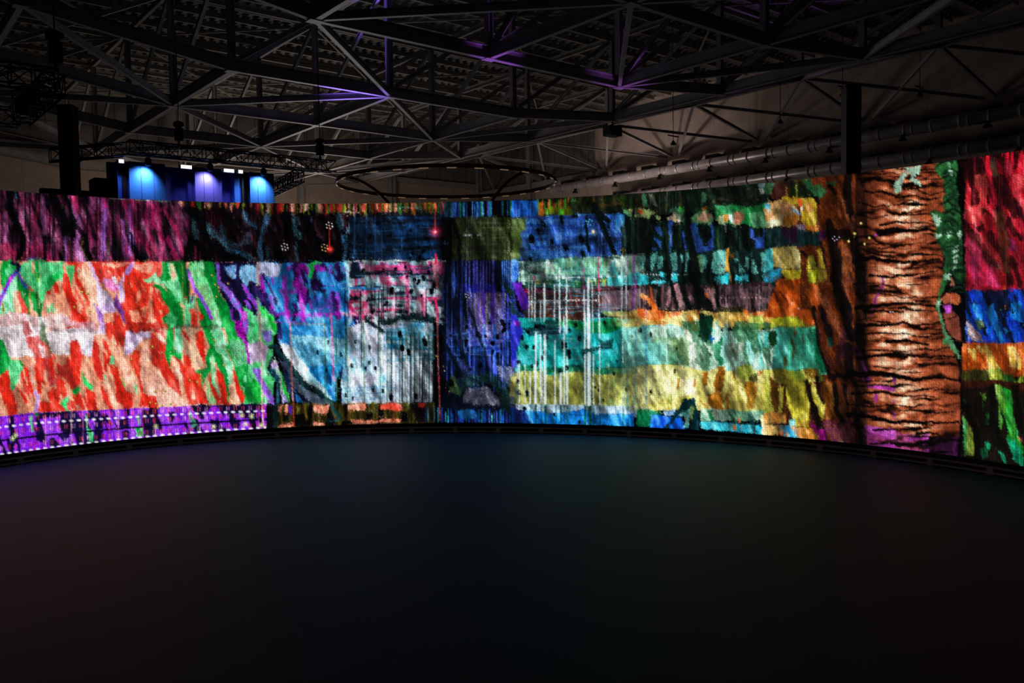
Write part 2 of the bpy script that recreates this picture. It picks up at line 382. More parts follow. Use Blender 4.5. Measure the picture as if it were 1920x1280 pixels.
for s, c, w, e in spots:
    q = bp(s + .05, .56, ZBT - .04)
    t = thing('spotlight', 'small black spotlight at the top of the %s lit booth panel' % w, 'spotlight', q, 'spotlights on the booth panels')
    MB().lathe(q, [(.09, -.12), (.12, -.05), (.11, .12), (.05, .18)], 14).build('head', M['black'], t, smooth=True)
    MB().tube([q + Vector((0, 0, .15)), q + Vector((0, 0, .213))], .025, 6).build('bracket', M['blackm'], t)
    lamp('SPOT', 'panel_spot', q - Vector((0, 0, .16)), e * .62, c, bp(s - .05, .25, ZBT - .6), spot_size=math.radians(120), spot_blend=1.0, shadow_soft_size=.06)
for s, w, k in [(-.2, 'leftmost, over the narrow blue strip', 0), (2.02, 'in front of the wide violet recess', 1), (3.6, 'right of the middle lit panel', 2), (4.05, 'rightmost, over the right narrow strip', 3)]:
    q = bp(s, .55, ZBT - .15)
    t = thing('flood_light', 'small white glowing flood light on the booth, ' + w, 'flood light', q, 'white flood lights on the booth')
    wd = .42 if k in (1, 2) else .2
    MB().quadbox(q - UX * wd / 2, UX * wd, BN * -.16, Vector((0, 0, .14))).build('housing', M['white'], t, bevel=.015)
    MB().quadbox(q - UX * (wd / 2 - .02) + BN * .005 + Vector((0, 0, .01)), UX * (wd - .04), BN * .01, Vector((0, 0, .12))).build('lens', mat('flood_lens', (.9, .92, .95), .3, emit=(.9, .96, 1.0), power=1.6), t)
    MB().tube([q + BN * -.1 + Vector((0, 0, .14)), q + BN * -.6 + Vector((0, 0, .2))], .02, 6).build('arm', M['blackm'], t)
    lamp('SPOT', 'flood', q + BN * .0 - Vector((0, 0, .05)), 26, (.30, .36, 1.0), bp(s + (.3 if k in (1,) else 0), -.3, ZBT - 2.4), spot_size=math.radians(80), spot_blend=1.0, shadow_soft_size=.05)
TZ = ZBT + .42
box_truss(bp(.0, .7, TZ), bp(7.9, .7, TZ), .42, 'lighting_truss', 'long black lattice truss above the blue booth, reaching right to the far hoist', 'black rig over the booth', .03)
box_truss(bp(-2.4, .5, TZ - .5), bp(-.1, .6, TZ - .1), .42, 'lighting_truss', 'short black lattice truss sloping down left of the blue booth', 'black rig over the booth', .03)
box_truss(bp(6.4, .6, TZ - .485), bp(7.4, -5.0, TZ - .485), .42, 'lighting_truss', 'black lattice truss running back from the right end of the booth rig', 'black rig over the booth', .03)
hoist(bp(1.75, .7, TZ + .39), zb(0), 'black chain hoist over the left half of the booth rig', 'chain hoists', .62); hoist(bp(7.3, .7, TZ + .39), zb(0), 'black chain hoist over the right end of the booth rig', 'chain hoists', .62)
q = bp(-1.9, .3, 0)
t = thing('equipment_stack', 'black stack of stage equipment left of the blue booth', 'stage equipment', q)
for k, (a, b2, z0, z1) in enumerate([(-.7, 1.5, 0, 5.15), (.1, 1.5, 5.15, 5.65), (.75, 1.5, 5.65, 6.2)]):
    MB().quadbox(bp(-1.9 + a, 0, z0), UX * (b2 - a), BN * .8, Vector((0, 0, z1 - z0))).build('case', M['black'], t, bevel=.02)

# black towers behind the LED wall
for x, ytop, D, h, lab in [(119, 198, 13.4, 0, 'tall black square tower behind the left part of the LED wall'), (1602, 160, 12.8, 0, 'tall black square tower behind the right part of the LED wall')]:
    d = _f + _R * ((x - 960) / 1542.1) + _U * ((640 - ytop) / 1542.1); d = d * (D / d.y); zt = CAM_Z + d.z
    t = thing('black_tower', lab, 'tower', (d.x, d.y, 0), 'black towers behind the LED wall')
    w = .23
    MB().quadbox(Vector((d.x - w / 2, d.y, .03)), Vector((w, 0, 0)), Vector((0, w, 0)), Vector((0, 0, zt - .03))).build('column', M['black'], t, bevel=.012)
    MB().quadbox(Vector((d.x - .35, d.y - .25, 0)), Vector((.7, 0, 0)), Vector((0, .7, 0)), Vector((0, 0, .04))).build('base_plate', M['blackm'], t)
    MB().quadbox(Vector((d.x - w / 2 - .01, d.y - .01, zt)), Vector((w + .02, 0, 0)), Vector((0, w + .02, 0)), Vector((0, 0, .02))).build('cap', M['blackm'], t)

# ring sculpture behind the LED wall
RC = Vector((-1.5, 20.0, CAM_Z + 2.82)); RR = 2.62
ring = thing('ring_sculpture', 'large thin bronze hoop on curved legs rising above the LED wall', 'sculpture', (RC.x, RC.y, 0))
cp = [RC + Vector((math.cos(a), math.sin(a), 0)) * RR for a in np.linspace(0, 2 * math.pi, 96, endpoint=False)]
MB().tube(cp, .03, 10, closed=True).build('hoop', M['bronze'], ring, smooth=True)
MB().tube([p + Vector((0, 0, .045)) for p in cp], .016, 8, closed=True).build('hoop_cap', M['bronze'], ring, smooth=True)
for a0, b_ in ((math.radians(212), (-.25, -.2)), (math.radians(317.5), (.15, -.1))):
    p = RC + Vector((math.cos(a0), math.sin(a0), 0)) * RR; e = RC + Vector((b_[0], b_[1], 0)); pts = []
    for k in range(29):
        s = k / 28 * math.pi / 2
        pts.append(Vector((p.x + (e.x - p.x) * math.sin(s), p.y + (e.y - p.y) * math.sin(s), RC.z * math.cos(s) if k < 28 else 0)))
    MB().tube(pts, .035, 10).build('leg', M['bronze'], ring, smooth=True)
lens = mat('ring_lamp', (.5, .35, .2), .4, emit=(1.0, .62, .36), power=.16)
for k in range(28):
    a = 2 * math.pi * (k + .5) / 28; p = RC + Vector((math.cos(a), math.sin(a), 0)) * RR - Vector((0, 0, .03)); tdir = Vector((-math.sin(a), math.cos(a), 0))
    MB().tube([p - tdir * .1, p + tdir * .1], .014, 6).build('lamp', lens, ring)
GAP, GAP_Y, GAIN = .74, .86, 1.1
# ------------------------------------------------------------------ the moving-image artwork shown on the LED wall
# It is traced in the image's own pixel coordinates (AX by AY; the upper and the lower edge are the curves IMG_TOP and IMG_BOT)
# and laid on the display by each column's projected pixel position in the camera and by height, one colour per diode.
AX0, AX1, AY0, AY1 = -64, 1984, 272, 896
AW, AH = AX1 - AX0, AY1 - AY0
IMG_X = [-64, 0, 230, 475, 900, 1200, 1430, 1600, 1800, 1905, 1984]
IMG_TOP = [353, 356, 370, 380, 377, 362, 343, 325, 300, 283, 270]
IMG_BOT = [856, 848, 820, 804.5, 797, 801, 812, 829, 855, 873, 886]
rng = np.random.default_rng(7)
IM = np.zeros((AH, AW, 3), np.float32)
GX, GY = np.meshgrid(np.arange(AX0, AX1, dtype=np.float32), np.arange(AY0, AY1, dtype=np.float32))
TOP = np.interp(GX[0], IMG_X, IMG_TOP).astype(np.float32)
BOT = np.interp(GX[0], IMG_X, IMG_BOT).astype(np.float32)

def vnoise(sx, sy, seed, shear=0.0):
    """Smooth value noise in 0..1 with cells sx by sy units, leaning by shear."""
    r = np.random.default_rng(seed)
    u = (GX - AX0 + (AY1 - GY) * shear + 2000) / sx
    v = (GY - AY0) / sy
    g = r.random((int(v.max()) + 3, int(u.max()) + 3)).astype(np.float32)
    iu = u.astype(np.int32); iv = v.astype(np.int32)
    fu = u - iu; fv = v - iv
    fu = fu * fu * (3 - 2 * fu); fv = fv * fv * (3 - 2 * fv)
    return (g[iv, iu] * (1 - fu) + g[iv, iu + 1] * fu) * (1 - fv) + (g[iv + 1, iu] * (1 - fu) + g[iv + 1, iu + 1] * fu) * fv

def fbm(sx, sy, seed, shear=0.0, o=4):
    t = 0; a = .5; n = 0
    for k in range(o):
        t = t + a * vnoise(sx / 2 ** k, sy / 2 ** k, seed + 31 * k, shear); n += a; a *= .6
    return t / n

def con(n, lo, hi):
    return np.clip((n - lo) / (hi - lo), 0, 1)

N_ISO = con(fbm(26, 26, 1), .25, .75)
N_FINE = rng.random((AH, AW)).astype(np.float32)
N_SOFT = con(fbm(9, 12, 5, o=3), .25, .75)
N_V = con(fbm(5, 90, 2, o=3), .25, .75)
N_H = con(fbm(90, 5, 3, o=3), .25, .75)
N_D = con(fbm(16, 70, 4, .38), .3, .7)
N_D2 = con(fbm(34, 120, 6, .3), .3, .7)
DX = (fbm(20, 30, 8, o=5) - .5) * 3.2
DY = (fbm(20, 30, 9, o=5) - .5) * 3.2
JX = (N_FINE - .5) * 2
JY = (rng.random((AH, AW)).astype(np.float32) - .5) * 2
NS = {'iso': N_ISO, 'fine': N_FINE, 'soft': N_SOFT, 'v': N_V, 'h': N_H, 'd': N_D, 'd2': N_D2}
TR = [0, 0, 1]
def Z(x0, y0, s): TR[:] = [x0, y0, s]
def pts_of(t):
    return np.array([[float(v) for v in q.split(',')] for q in t.split()], np.float32) / TR[2] + np.array(TR[:2], np.float32)
def col(c): return np.array(c, np.float32)
def win(p, m):
    x0, y0 = np.floor(p.min(0) - m).astype(int) - [AX0, AY0]; x1, y1 = np.ceil(p.max(0) + m).astype(int) - [AX0, AY0]
    return slice(max(y0, 0), max(min(y1, AH), 0)), slice(max(x0, 0), max(min(x1, AW), 0))
def put(w, m, c, c2=None, n='soft', mode=None):
    m = m[..., None]; A = IM[w]
    if c2 is None: k = col(c)
    else:
        q = NS[n][w][..., None]; k = col(c) * (1 - q) + col(c2) * q
    if mode == 'mul': A *= 1 - m * (1 - k / 255)
    elif mode == 'add': A += m * k
    else: A += m * (k - A)
def P(t, c, c2=None, r=3, a=1.0, j=1.2, n='soft', mode=None, vt=None):
    """A filled outline with a ragged edge of r units."""
    p = pts_of(t); w = win(p, r + 3)
    x = GX[w] + DX[w] * r + JX[w] * j; y = GY[w] + DY[w] * r + JY[w] * j
    inside = np.zeros(x.shape, bool)
    for (xa, ya), (xb, yb) in zip(p, np.roll(p, -1, 0)):
        if ya == yb: continue
        inside ^= ((y < ya) != (y < yb)) & (x < (xb - xa) * (y - ya) / (yb - ya) + xa)
    m = inside.astype(np.float32) * a
    if vt: m = m * (NS[vt[0]][w] > vt[1])
    put(w, m, c, c2, n, mode)
def S(t, wd, c, c2=None, r=2, a=1.0, j=1.0, n='soft', mode=None, e=1.2, w2=None, vt=None):
    """A ragged brush stroke wd wide (traced units), ending w2 wide."""
    p = pts_of(t); wd = wd / TR[2] / 2; w2 = wd if w2 is None else w2 / TR[2] / 2
    w = win(p, max(wd, w2) + r + 4)
    x = GX[w] + DX[w] * r + JX[w] * j; y = GY[w] + DY[w] * r + JY[w] * j
    best = np.full(x.shape, -99, np.float32); n_ = len(p) - 1
    for i in range(n_):
        (xa, ya), (xb, yb) = p[i], p[i + 1]
        L = max((xb - xa) ** 2 + (yb - ya) ** 2, 1e-6)
        q = np.clip(((x - xa) * (xb - xa) + (y - ya) * (yb - ya)) / L, 0, 1)
        d = np.hypot(x - xa - q * (xb - xa), y - ya - q * (yb - ya))
        best = np.maximum(best, wd + (w2 - wd) * (i + q) / n_ - d)
    m = np.clip(best / e + .5, 0, 1) * a
    if vt: m = m * (NS[vt[0]][w] > vt[1])
    put(w, m, c, c2, n, mode)
def F(x0, x1, ya, yb, c, c2=None, n='soft', a=1.0, mode=None, r=0, m=None):
    """Fill columns x0..x1 between the heights ya and yb (numbers or lists of (x, y))."""
    X = GX[0]
    f = lambda v: np.interp(X, [q[0] for q in v], [q[1] for q in v]) if isinstance(v, list) else np.full(X.shape, v, np.float32)
    y = GY + DY * r
    k = ((GX + DX * r >= x0) & (GX + DX * r < x1) & (y >= f(ya)) & (y < f(yb))).astype(np.float32) * a
    if m is not None: k = k * m
    ys = np.nonzero(k.any(1))[0]
    if len(ys) == 0: return
    w = (slice(ys[0], ys[-1] + 1), slice(max(int(x0 - AX0) - 9, 0), min(int(x1 - AX0) + 9, AW)))
    put(w, k[w], c, c2, n, mode)
def cols(seed, cell, lo=.35, hi=.75):
    r = np.random.default_rng(seed); u = (GX[0] - AX0) / cell
    g = r.random(int(u.max()) + 3); i = u.astype(int)
    return con(g[i], lo, hi)[None, :].astype(np.float32)
def VL(x0, x1, y0, y1, n, c, c2=None, wmax=1.6, a=.8, seed=0, jit=12, mode=None):
    """n thin vertical threads."""
    r = np.random.default_rng(seed + 100)
    for _ in range(n):
        x = r.uniform(x0, x1); k = r.random(); wd = .5 + r.random() * (wmax - .5)
        ya, yb = sorted((y0 + r.uniform(-1, 1) * jit, y1 + r.uniform(-1, 1) * jit))
        q = col(c) if c2 is None else col(c) * (1 - k) + col(c2) * k
        line(x, ya, x + r.uniform(-1, 1), yb, wd, q, a * r.uniform(.5, 1), mode)
def line(xa, ya, xb, yb, wd, c, a=1.0, mode=None):
    old = list(TR); Z(0, 0, 1)
    S('%f,%f %f,%f' % (xa, ya, xb, yb), wd, c, r=0, j=.25, a=a, mode=mode, e=1)
    TR[:] = old
def HL(x0, x1, y0, y1, n, c, c2=None, lmin=20, lmax=90, wmax=1.6, a=.8, seed=0, tilt=.06):
    r = np.random.default_rng(seed + 200)
    for _ in range(n):
        x = r.uniform(x0, x1); y = r.uniform(y0, y1); L = r.uniform(lmin, lmax); k = r.random()
        q = col(c) if c2 is None else col(c) * (1 - k) + col(c2) * k
        line(x, y, x + L, y + L * r.uniform(-tilt, tilt), .5 + r.random() * (wmax - .5), q, a * r.uniform(.5, 1))
def dot(x, y, rx, c, ry=None, a=1.0, glow=0):
    x = x / TR[2] + TR[0]; y = y / TR[2] + TR[1]; ry = ry or rx
    m = max(rx, ry) * (4 if glow else 1) + 3
    w = win(np.array([[x, y]], np.float32), m)
    d = np.hypot((GX[w] - x) / rx, (GY[w] - y) / ry)
    if glow: put(w, np.exp(-d * d * .22) * glow, c, mode='add')
    put(w, np.clip((1.15 - d) * 2.5, 0, 1) * a, c)
def BL(x0, x1, y0, y1, n, rmin=2, rmax=5, seed=0, c=(2, 3, 6)):
    """Black ink blots."""
    r = np.random.default_rng(seed + 300)
    for _ in range(n):
        x, y, k = r.uniform(x0, x1), r.uniform(y0, y1), r.uniform(rmin, rmax)
        old = list(TR); Z(0, 0, 1)
        S('%f,%f %f,%f' % (x, y, x + r.uniform(-1, 1) * k * .5, y + r.uniform(.2, 1) * k), k * 1.6, c, r=2.2, j=.4)
        TR[:] = old
def flower(x, y, c=(235, 235, 235), k=1.0):
    for i in range(6):
        dot(x + TR[2] * k * 6 * math.cos(i * 1.05 + .3), y + TR[2] * k * 6 * math.sin(i * 1.05 + .3), 1.2 * k, c)
    dot(x, y, 1.1 * k, c)
def beads(t, c=(225, 180, 60)):
    for q in pts_of(t):
        old = list(TR); Z(0, 0, 1)
        dot(q[0], q[1], 2.3, [v * .5 for v in c]); dot(q[0] - .6, q[1] - .7, 1.2, [min(255, v * 1.15 + 30) for v in c])
        TR[:] = old

K = (3, 3, 5)
RED, RED2 = (224, 48, 34), (208, 62, 50)
PCH, PCH2 = (242, 168, 138), (228, 140, 112)
GRN, GRN2 = (8, 132, 48), (24, 170, 76)
MNT, MNT2 = (110, 218, 150), (150, 228, 180)
WHT, WHT2 = (236, 226, 240), (214, 200, 214)
PUR, PUR2 = (108, 22, 200), (138, 52, 226)
NVY = (10, 8, 34)
MAG = (222, 30, 206)
BLU, BLU2 = (28, 104, 176), (64, 156, 210)
CYN, CYN2 = (120, 206, 226), (40, 160, 200)
IM[:] = K

# --- left: mauve threads above
B1 = [(-64, 488), (0, 486), (120, 487), (500, 490)]
fold = con(N_D * .75 + N_D2 * .5, .3, .85)
thr = .18 + .82 * cols(1, 3, .1, .8)
F(-64, 355, 340, B1, (140, 34, 76), (158, 84, 134), 'iso', m=np.clip(fold * thr * 1.15 * (.6 + .5 * N_FINE), 0, 1))
F(355, 500, 340, B1, (92, 24, 44), (50, 30, 40), 'iso', m=np.clip(fold * thr * (.5 + .5 * N_FINE), 0, 1))
F(140, 300, 340, B1, (132, 16, 56), None, m=np.clip(con(N_D, .45, .9) * thr, 0, 1) * con(GX, 180, 260))
F(-64, 110, 455, B1, (170, 24, 60), (120, 30, 80), m=thr * .5)
Z(0, 350, 4.925)
for t, w, c, a in [('330,230 320,400 340,600', 30, (190, 44, 92), .6), ('380,110 390,300 400,420', 70, (150, 84, 138), .5),
                   ('650,90 690,250 730,360 700,480 720,560 760,680', 44, (176, 100, 170), .75), ('660,90 700,230', 40, (214, 54, 108), .7),
                   ('930,100 965,180 950,420 960,660', 44, (150, 98, 196), .75), ('940,100 970,170', 36, (206, 40, 108), .7),
                   ('820,170 880,260 900,420 900,600 930,670', 50, (150, 64, 128), .6), ('500,330 480,520 500,660', 50, (150, 70, 130), .45),
                   ('1120,300 1150,420 1160,660', 40, (142, 80, 160), .6), ('40,250 70,330 30,480', 46, (140, 90, 140), .7),
                   ('600,450 610,670', 20, (120, 80, 180), .5), ('0,540 90,600 60,640', 50, (160, 24, 60), .5)]:
    S(t, w, c, r=3, j=2, a=a, vt=('v', .25))
for t, w, a in [('70,60 90,200 150,330 190,430 185,560 150,670', 56, 1), ('490,80 520,240 550,340', 30, .8), ('610,90 650,250 700,350 760,430', 40, .85),
                ('770,440 790,560 830,680', 62, .95), ('760,130 830,330 880,470', 42, .7), ('1010,130 1040,330 1040,560 1070,670', 40, .85),
                ('400,450 420,560 415,670', 36, .8), ('1090,120 1140,220', 30, .5), ('90,380 110,480', 60, .7), ('860,560 890,670', 40, .8)]:
    S(t, w, K, r=3, j=1.5, a=a)
S('760,480 740,540 790,650', 10, (120, 110, 30), a=.6); S('990,480 1000,600', 26, (120, 112, 40), a=.45, vt=('fine', .5))
S('125,40 135,95', 18, (60, 120, 140), a=.7, vt=('v', .4))
# --- left: crimson and teal threads under the right part
Z(240, 360, 5.12)
for t, w, c, a in [('10,120 30,350 20,600', 34, (140, 84, 180), .75), ('225,80 235,330', 40, (190, 36, 100), .75), ('290,80 280,330 330,480 340,640', 46, (158, 34, 86), .75),
                   ('320,130 400,260 480,400 520,540 530,600', 36, (176, 40, 92), .75), ('380,430 430,560 470,640', 46, (158, 30, 84), .8), ('180,80 170,270', 30, (160, 34, 90), .6),
                   ('150,260 200,420', 30, (120, 60, 100), .5), ('210,400 250,640', 26, (140, 20, 50), .6), ('540,380 590,490', 24, (150, 30, 70), .6),
                   ('650,520 670,640', 40, (168, 40, 80), .7), ('820,600 830,650', 30, (150, 30, 70), .6), ('450,120 470,230', 20, (150, 30, 80), .5)]:
    S(t, w, c, r=3, j=2, a=a, vt=('v', .22))
for t, w, c, a in [('640,300 660,440', 40, (60, 110, 120), .7), ('770,320 830,400 900,480 980,560 1080,600 1160,620 1220,660', 70, (56, 104, 124), .75),
                   ('960,470 1060,510 1140,480', 40, (60, 100, 120), .7), ('900,340 940,480', 40, (44, 92, 110), .6), ('1130,210 1180,300 1220,330', 40, (50, 100, 130), .7),
                   ('1150,400 1170,520', 40, (50, 80, 100), .5), ('1000,560 1120,600', 30, (36, 100, 150), .7), ('620,230 640,300', 30, (40, 80, 80), .5)]:
    S(t, w, c, r=4, j=3, a=a, vt=('fine', .35))
for t, w, a in [('560,160 700,250 740,430 850,540 960,640', 70, .9), ('840,170 960,220 1020,330 1090,420', 60, .9), ('850,460 960,570 1120,650', 46, .95),
                ('600,440 560,620 580,690', 66, .95), ('90,120 110,330', 36, .8), ('1060,260 1130,360', 60, .9), ('1180,520 1220,580', 70, .8), ('660,470 760,640', 60, .9)]:
    S(t, w, K, r=4, j=1.5, a=a)
F(205, 320, [(205, 369), (320, 375)], [(205, 371), (320, 377)], (200, 60, 140), (40, 200, 160), 'fine', a=.8)

# --- left: peach, red, green and mint figures
B2 = [(-64, 784), (0, 776), (64, 770), (240, 762), (500, 757)]
F(-64, 500, B1, B2, PCH, PCH2, 'soft')
F(-64, 500, B1, B2, RED, RED2, 'soft', m=(con(N_D + .25 * N_SOFT, .84, .90)))
F(452, 512, 560, B2, GRN, MNT2, 'd2')
Z(0, 350, 4.925)
P('0,670 150,670 120,760 60,860 20,900 0,960', GRN, GRN2, r=4)
P('30,770 70,700 110,760 50,830', MNT, r=3, a=.8)
P('-60,1010 60,880 140,790 150,960 130,1140 0,1150 -60,1150', MNT, MNT2, r=4)
P('150,700 340,670 480,680 600,690 570,740 590,790 570,870 540,830 500,800 490,900 470,960 430,930 400,1040 360,1160 330,1000 270,930 220,880 160,760', MNT, (70, 200, 120), r=4)
P('320,690 350,690 345,880 320,860 300,800', GRN, GRN2, r=3)
P('460,800 560,770 570,850 540,820 490,900 440,930 420,850', GRN2, (50, 190, 100), r=4)
P('600,720 690,690 670,800 650,960 620,780', (80, 200, 120), r=4)
P('280,690 310,690 300,800 280,780', PCH, r=2)
P('140,790 180,820 220,900 260,950 300,960 360,1080 350,1150 310,1130 270,1020 260,1200 240,1230 200,1000 160,960 140,900', GRN, (10, 110, 40), r=3)
P('310,940 360,1000 370,1160 380,1280 350,1280 330,1100', (20, 100, 40), r=3)
P('150,940 180,960 210,1040 240,1100 240,1230 250,1280 200,1280 180,1130 140,1000', RED, r=3)
P('100,960 150,950 180,1130 140,1150 110,1060', PCH, r=3)
P('390,1040 500,960 560,960 600,1000 640,1180 500,1180 410,1150 380,1090', PCH, PCH2, r=4)
P('420,1090 500,1050 510,1130 440,1150', MNT, r=5, a=.8, j=3)
P('580,790 620,790 660,930 690,1030 690,1130 770,1190 790,1280 690,1280 650,1150 610,990 580,900', RED, r=3)
P('680,800 740,850 780,960 820,1050 820,1090 790,1090 750,960 700,880', RED, r=3)
P('500,900 530,870 540,960 510,960', RED, r=2); P('420,940 470,940 480,980 440,970', RED, r=2)
P('690,740 820,750 880,880 900,1060 840,1100 790,960 740,830', PCH, (236, 176, 144), r=4)
P('830,680 1180,670 1180,700 1120,830 1060,800 1000,760 960,840 900,870 850,760', RED, RED2, r=4)
P('920,690 1180,680 1130,730 960,720', PCH, r=4, a=.8)
P('800,680 840,690 900,850 950,930 1020,1000 1070,1100 1060,1140 900,1150 880,1000 870,860', (206, 170, 226), WHT, r=5)
P('920,850 1020,840 1080,900 1060,960 970,900', (220, 60, 150), (230, 150, 200), r=5)
P('1020,830 1050,800 1080,860 1070,900', WHT, r=3)
P('1070,900 1130,800 1180,700 1180,800 1120,880 1150,1000 1180,1020 1140,1060 1100,1030', (190, 150, 220), WHT, r=4)
P('1060,960 1100,1050 1140,1130 1180,1160 1180,1280 1150,1280 1100,1150 1040,1050', (110, 50, 130), (150, 90, 170), r=4)
P('850,1060 930,1140 960,1280 910,1280 880,1180', (120, 70, 150), (170, 120, 190), r=4)
P('1140,940 1180,820 1180,1010 1150,990', RED, r=3)
P('1100,1050 1180,1040 1180,1150 1130,1110', RED2, PCH, r=4)
S('-40,1090 10,980 60,870 110,800 150,750', 34, (190, 24, 190), (60, 60, 190), r=2)
S('150,780 190,860 240,920', 26, (110, 40, 170), (30, 130, 190), r=2)
S('150,700 170,760', 26, (50, 110, 190), r=2)
S('100,690 150,700 150,760', 40, (20, 16, 40), r=3); S('220,660 340,655', 12, (90, 40, 180), a=.8)
S('0,1060 15,1130', 20, (150, 90, 20), r=2)
S('320,780 350,870', 20, (190, 150, 40), r=2, a=.6, vt=('fine', .4))
S('360,670 350,1100', 8, (240, 190, 140), a=.7); S('260,940 262,1280', 9, (200, 130, 70), a=.8); S('240,560 250,900', 7, (230, 200, 200), a=.6)
beads('755,955 805,970 785,1030 683,1095 825,1130'); flower(208, 968, (200, 230, 200), .5)
# white band across the folds
P('-60,1150 240,1150 400,1190 560,1140 640,1190 700,1280 -60,1280', (226, 196, 200), WHT, r=6, a=.75)
Z(0, 600, 4.925)
P('-80,40 320,30 480,80 700,60 860,100 850,310 700,300 490,310 400,330 250,310 60,330 20,200 -80,170', (240, 226, 232), (250, 244, 248), r=5, a=.95)
P('0,160 30,220 80,330 70,440 10,500 -60,500 -60,160', (20, 120, 50), GRN2, r=4)
P('80,340 180,350 210,400 160,500 130,620 90,630 60,440', MNT, (70, 190, 110), r=4)
P('230,150 300,130 420,170 460,230 480,330 500,500 520,560 460,600 440,560 420,440 390,460 390,660 340,660 320,330 240,230', (196, 60, 66), (226, 120, 110), r=4)
P('320,330 400,330 400,640 350,660 320,480', RED, r=3); P('420,340 480,340 500,520 470,540 440,440', RED, r=3)
P('340,190 400,240 420,330 370,320', (236, 200, 200), r=3)
P('440,200 470,240 460,360 440,340', (90, 90, 60), r=3, a=.7)
P('350,0 400,0 420,150 460,200 440,240 360,160', (60, 90, 60), (120, 130, 100), r=4, a=.9)
P('190,0 260,0 300,100 230,140 200,80', (150, 50, 60), (190, 110, 110), r=4, a=.9)
P('660,0 860,0 900,60 840,110 760,80 690,50', (190, 90, 96), (200, 150, 160), r=5)
S('480,60 640,100 760,80 900,100 1000,95', 30, (150, 140, 158), r=4, a=.7)
P('640,200 700,160 740,220 750,330 740,460 720,590 700,590 660,460 640,330', (214, 66, 66), RED, r=3)
P('640,380 740,400 740,560 710,590 660,470', RED, r=2); P('750,160 860,180 850,310 750,310', WHT, (230, 220, 240), r=4)
P('850,180 900,190 910,310 950,460 940,520 910,530 870,430 850,330', (214, 60, 60), RED, r=3)
P('940,150 980,190 1030,300 1000,310 950,230', RED, r=3); P('960,330 990,360 980,460 955,430', RED, r=2)
P('960,0 1030,0 1040,80 1010,180 970,100', RED, RED2, r=4); P('900,0 960,0 980,110 900,120', (190, 150, 206), WHT, r=4)
P('0,500 70,430 90,600 130,760 130,860 50,860 0,700 -60,560', RED, r=3)
P('-60,700 40,760 60,870 -60,870', PCH, r=3)
P('190,380 260,460 280,600 320,700 290,680 240,560', RED, r=3); P('140,600 190,640 250,740 220,750', RED, r=2)
P('540,520 590,540 620,640 610,710 580,640', RED, r=3); P('420,650 500,600 560,660 560,760 620,830 480,830 400,800', RED, RED2, r=4)
P('350,740 400,720 440,790 500,800 520,830 350,830', RED, r=2); P('380,560 440,640 470,740 420,720 380,640', PCH, r=3)
P('660,670 740,680 780,800 760,810 690,720', RED, r=2); P('780,600 860,640 890,810 810,820 790,700', RED, r=3)
P('1040,390 1080,430 1100,520 1140,600 1180,620 1180,800 1140,760 1080,740 1050,600', RED, r=3); P('940,630 990,680 980,700 950,680', RED, r=2)
P('750,460 790,540 840,580 830,640 790,600 760,580', (60, 190, 100), GRN2, r=3); P('670,620 720,600 740,650 690,680', GRN2, r=3)
P('570,760 620,680 640,700 610,800 640,830 590,800', MNT, GRN2, r=3); P('950,470 970,500 960,570', MNT, r=2); P('1110,500 1150,560 1160,610 1140,600', GRN2, MNT, r=2)
P('1030,290 1060,340 1050,400 1000,390', MNT, r=3); S('170,360 190,400', 24, GRN, r=3)
S('320,640 350,700 340,760 330,830', 40, (190, 150, 220), r=3); S('280,380 290,560', 12, (220, 200, 230), a=.7)
# --- left: purple woven border
F(-64, 500, B2, 900, PUR, PUR2, 'fine')
F(-64, 500, B2, 900, (9, 7, 30), (20, 10, 60), 'soft', m=con(N_D * .7 + N_D2 * .5, .66, .74), r=2)
for a_, b_ in [(60, 115), (355, 420), (535, 600), (780, 880), (1110, 1180), (1350, 1420), (1500, 1560)]:
    pass
Z(0, 600, 4.925)
NV = (9, 7, 30)
for t in ['60,870 110,860 120,1000 130,1080 100,1200 60,1210 80,1080 60,960', '340,840 630,830 650,1020 600,1030 540,960 560,880 420,880 400,900 350,900', '320,980 400,980 420,1130 330,1080',
          '430,1100 470,1060 540,1120 560,1150 450,1160', '780,840 900,830 930,900 950,990 870,1000 860,900 800,880', '860,1010 940,1000 940,1080 880,1100',
          '1090,900 1180,880 1180,980 1110,980', '1120,1000 1180,990 1180,1080 1130,1080', '520,1030 640,1020 640,1060 600,1100 560,1060']:
    P(t, NV, (20, 10, 60), r=3)
P('780,840 800,860 810,980 850,1000 860,1110 820,1110 800,1000', (10, 130, 60), MNT, r=3); S('285,880 285,1000', 26, (60, 180, 110), r=3); P('310,850 360,840 350,870 320,880', (10, 110, 50), r=2)
Z(240, 600, 5.567)
for t in ['160,920 270,910 280,1200 170,1200', '640,880 860,880 830,960 760,960 800,1040 740,1040 680,960 640,920', '640,1000 720,1050 780,1160 690,1160', '860,1050 950,1040 970,1130 900,1150 880,1100',
          '960,880 1336,880 1336,1000 1300,1020 1200,1030 1160,960 1130,980 1060,960', '1120,1040 1180,1040 1160,1130 1120,1120', '1060,1000 1120,980 1140,1040', '420,950 480,950 460,1060 430,1060']:
    P(t, NV, (20, 10, 60), r=3)
P('60,1100 150,1090 160,1200 80,1200', (20, 130, 70), MNT, r=3); P('100,960 140,980 130,1080 100,1060', (40, 140, 80), r=3); P('630,930 720,1100 660,1160 620,1000', (20, 120, 70), MNT, r=3, a=.7)
xx = np.arange(-60, 500, 13.8)
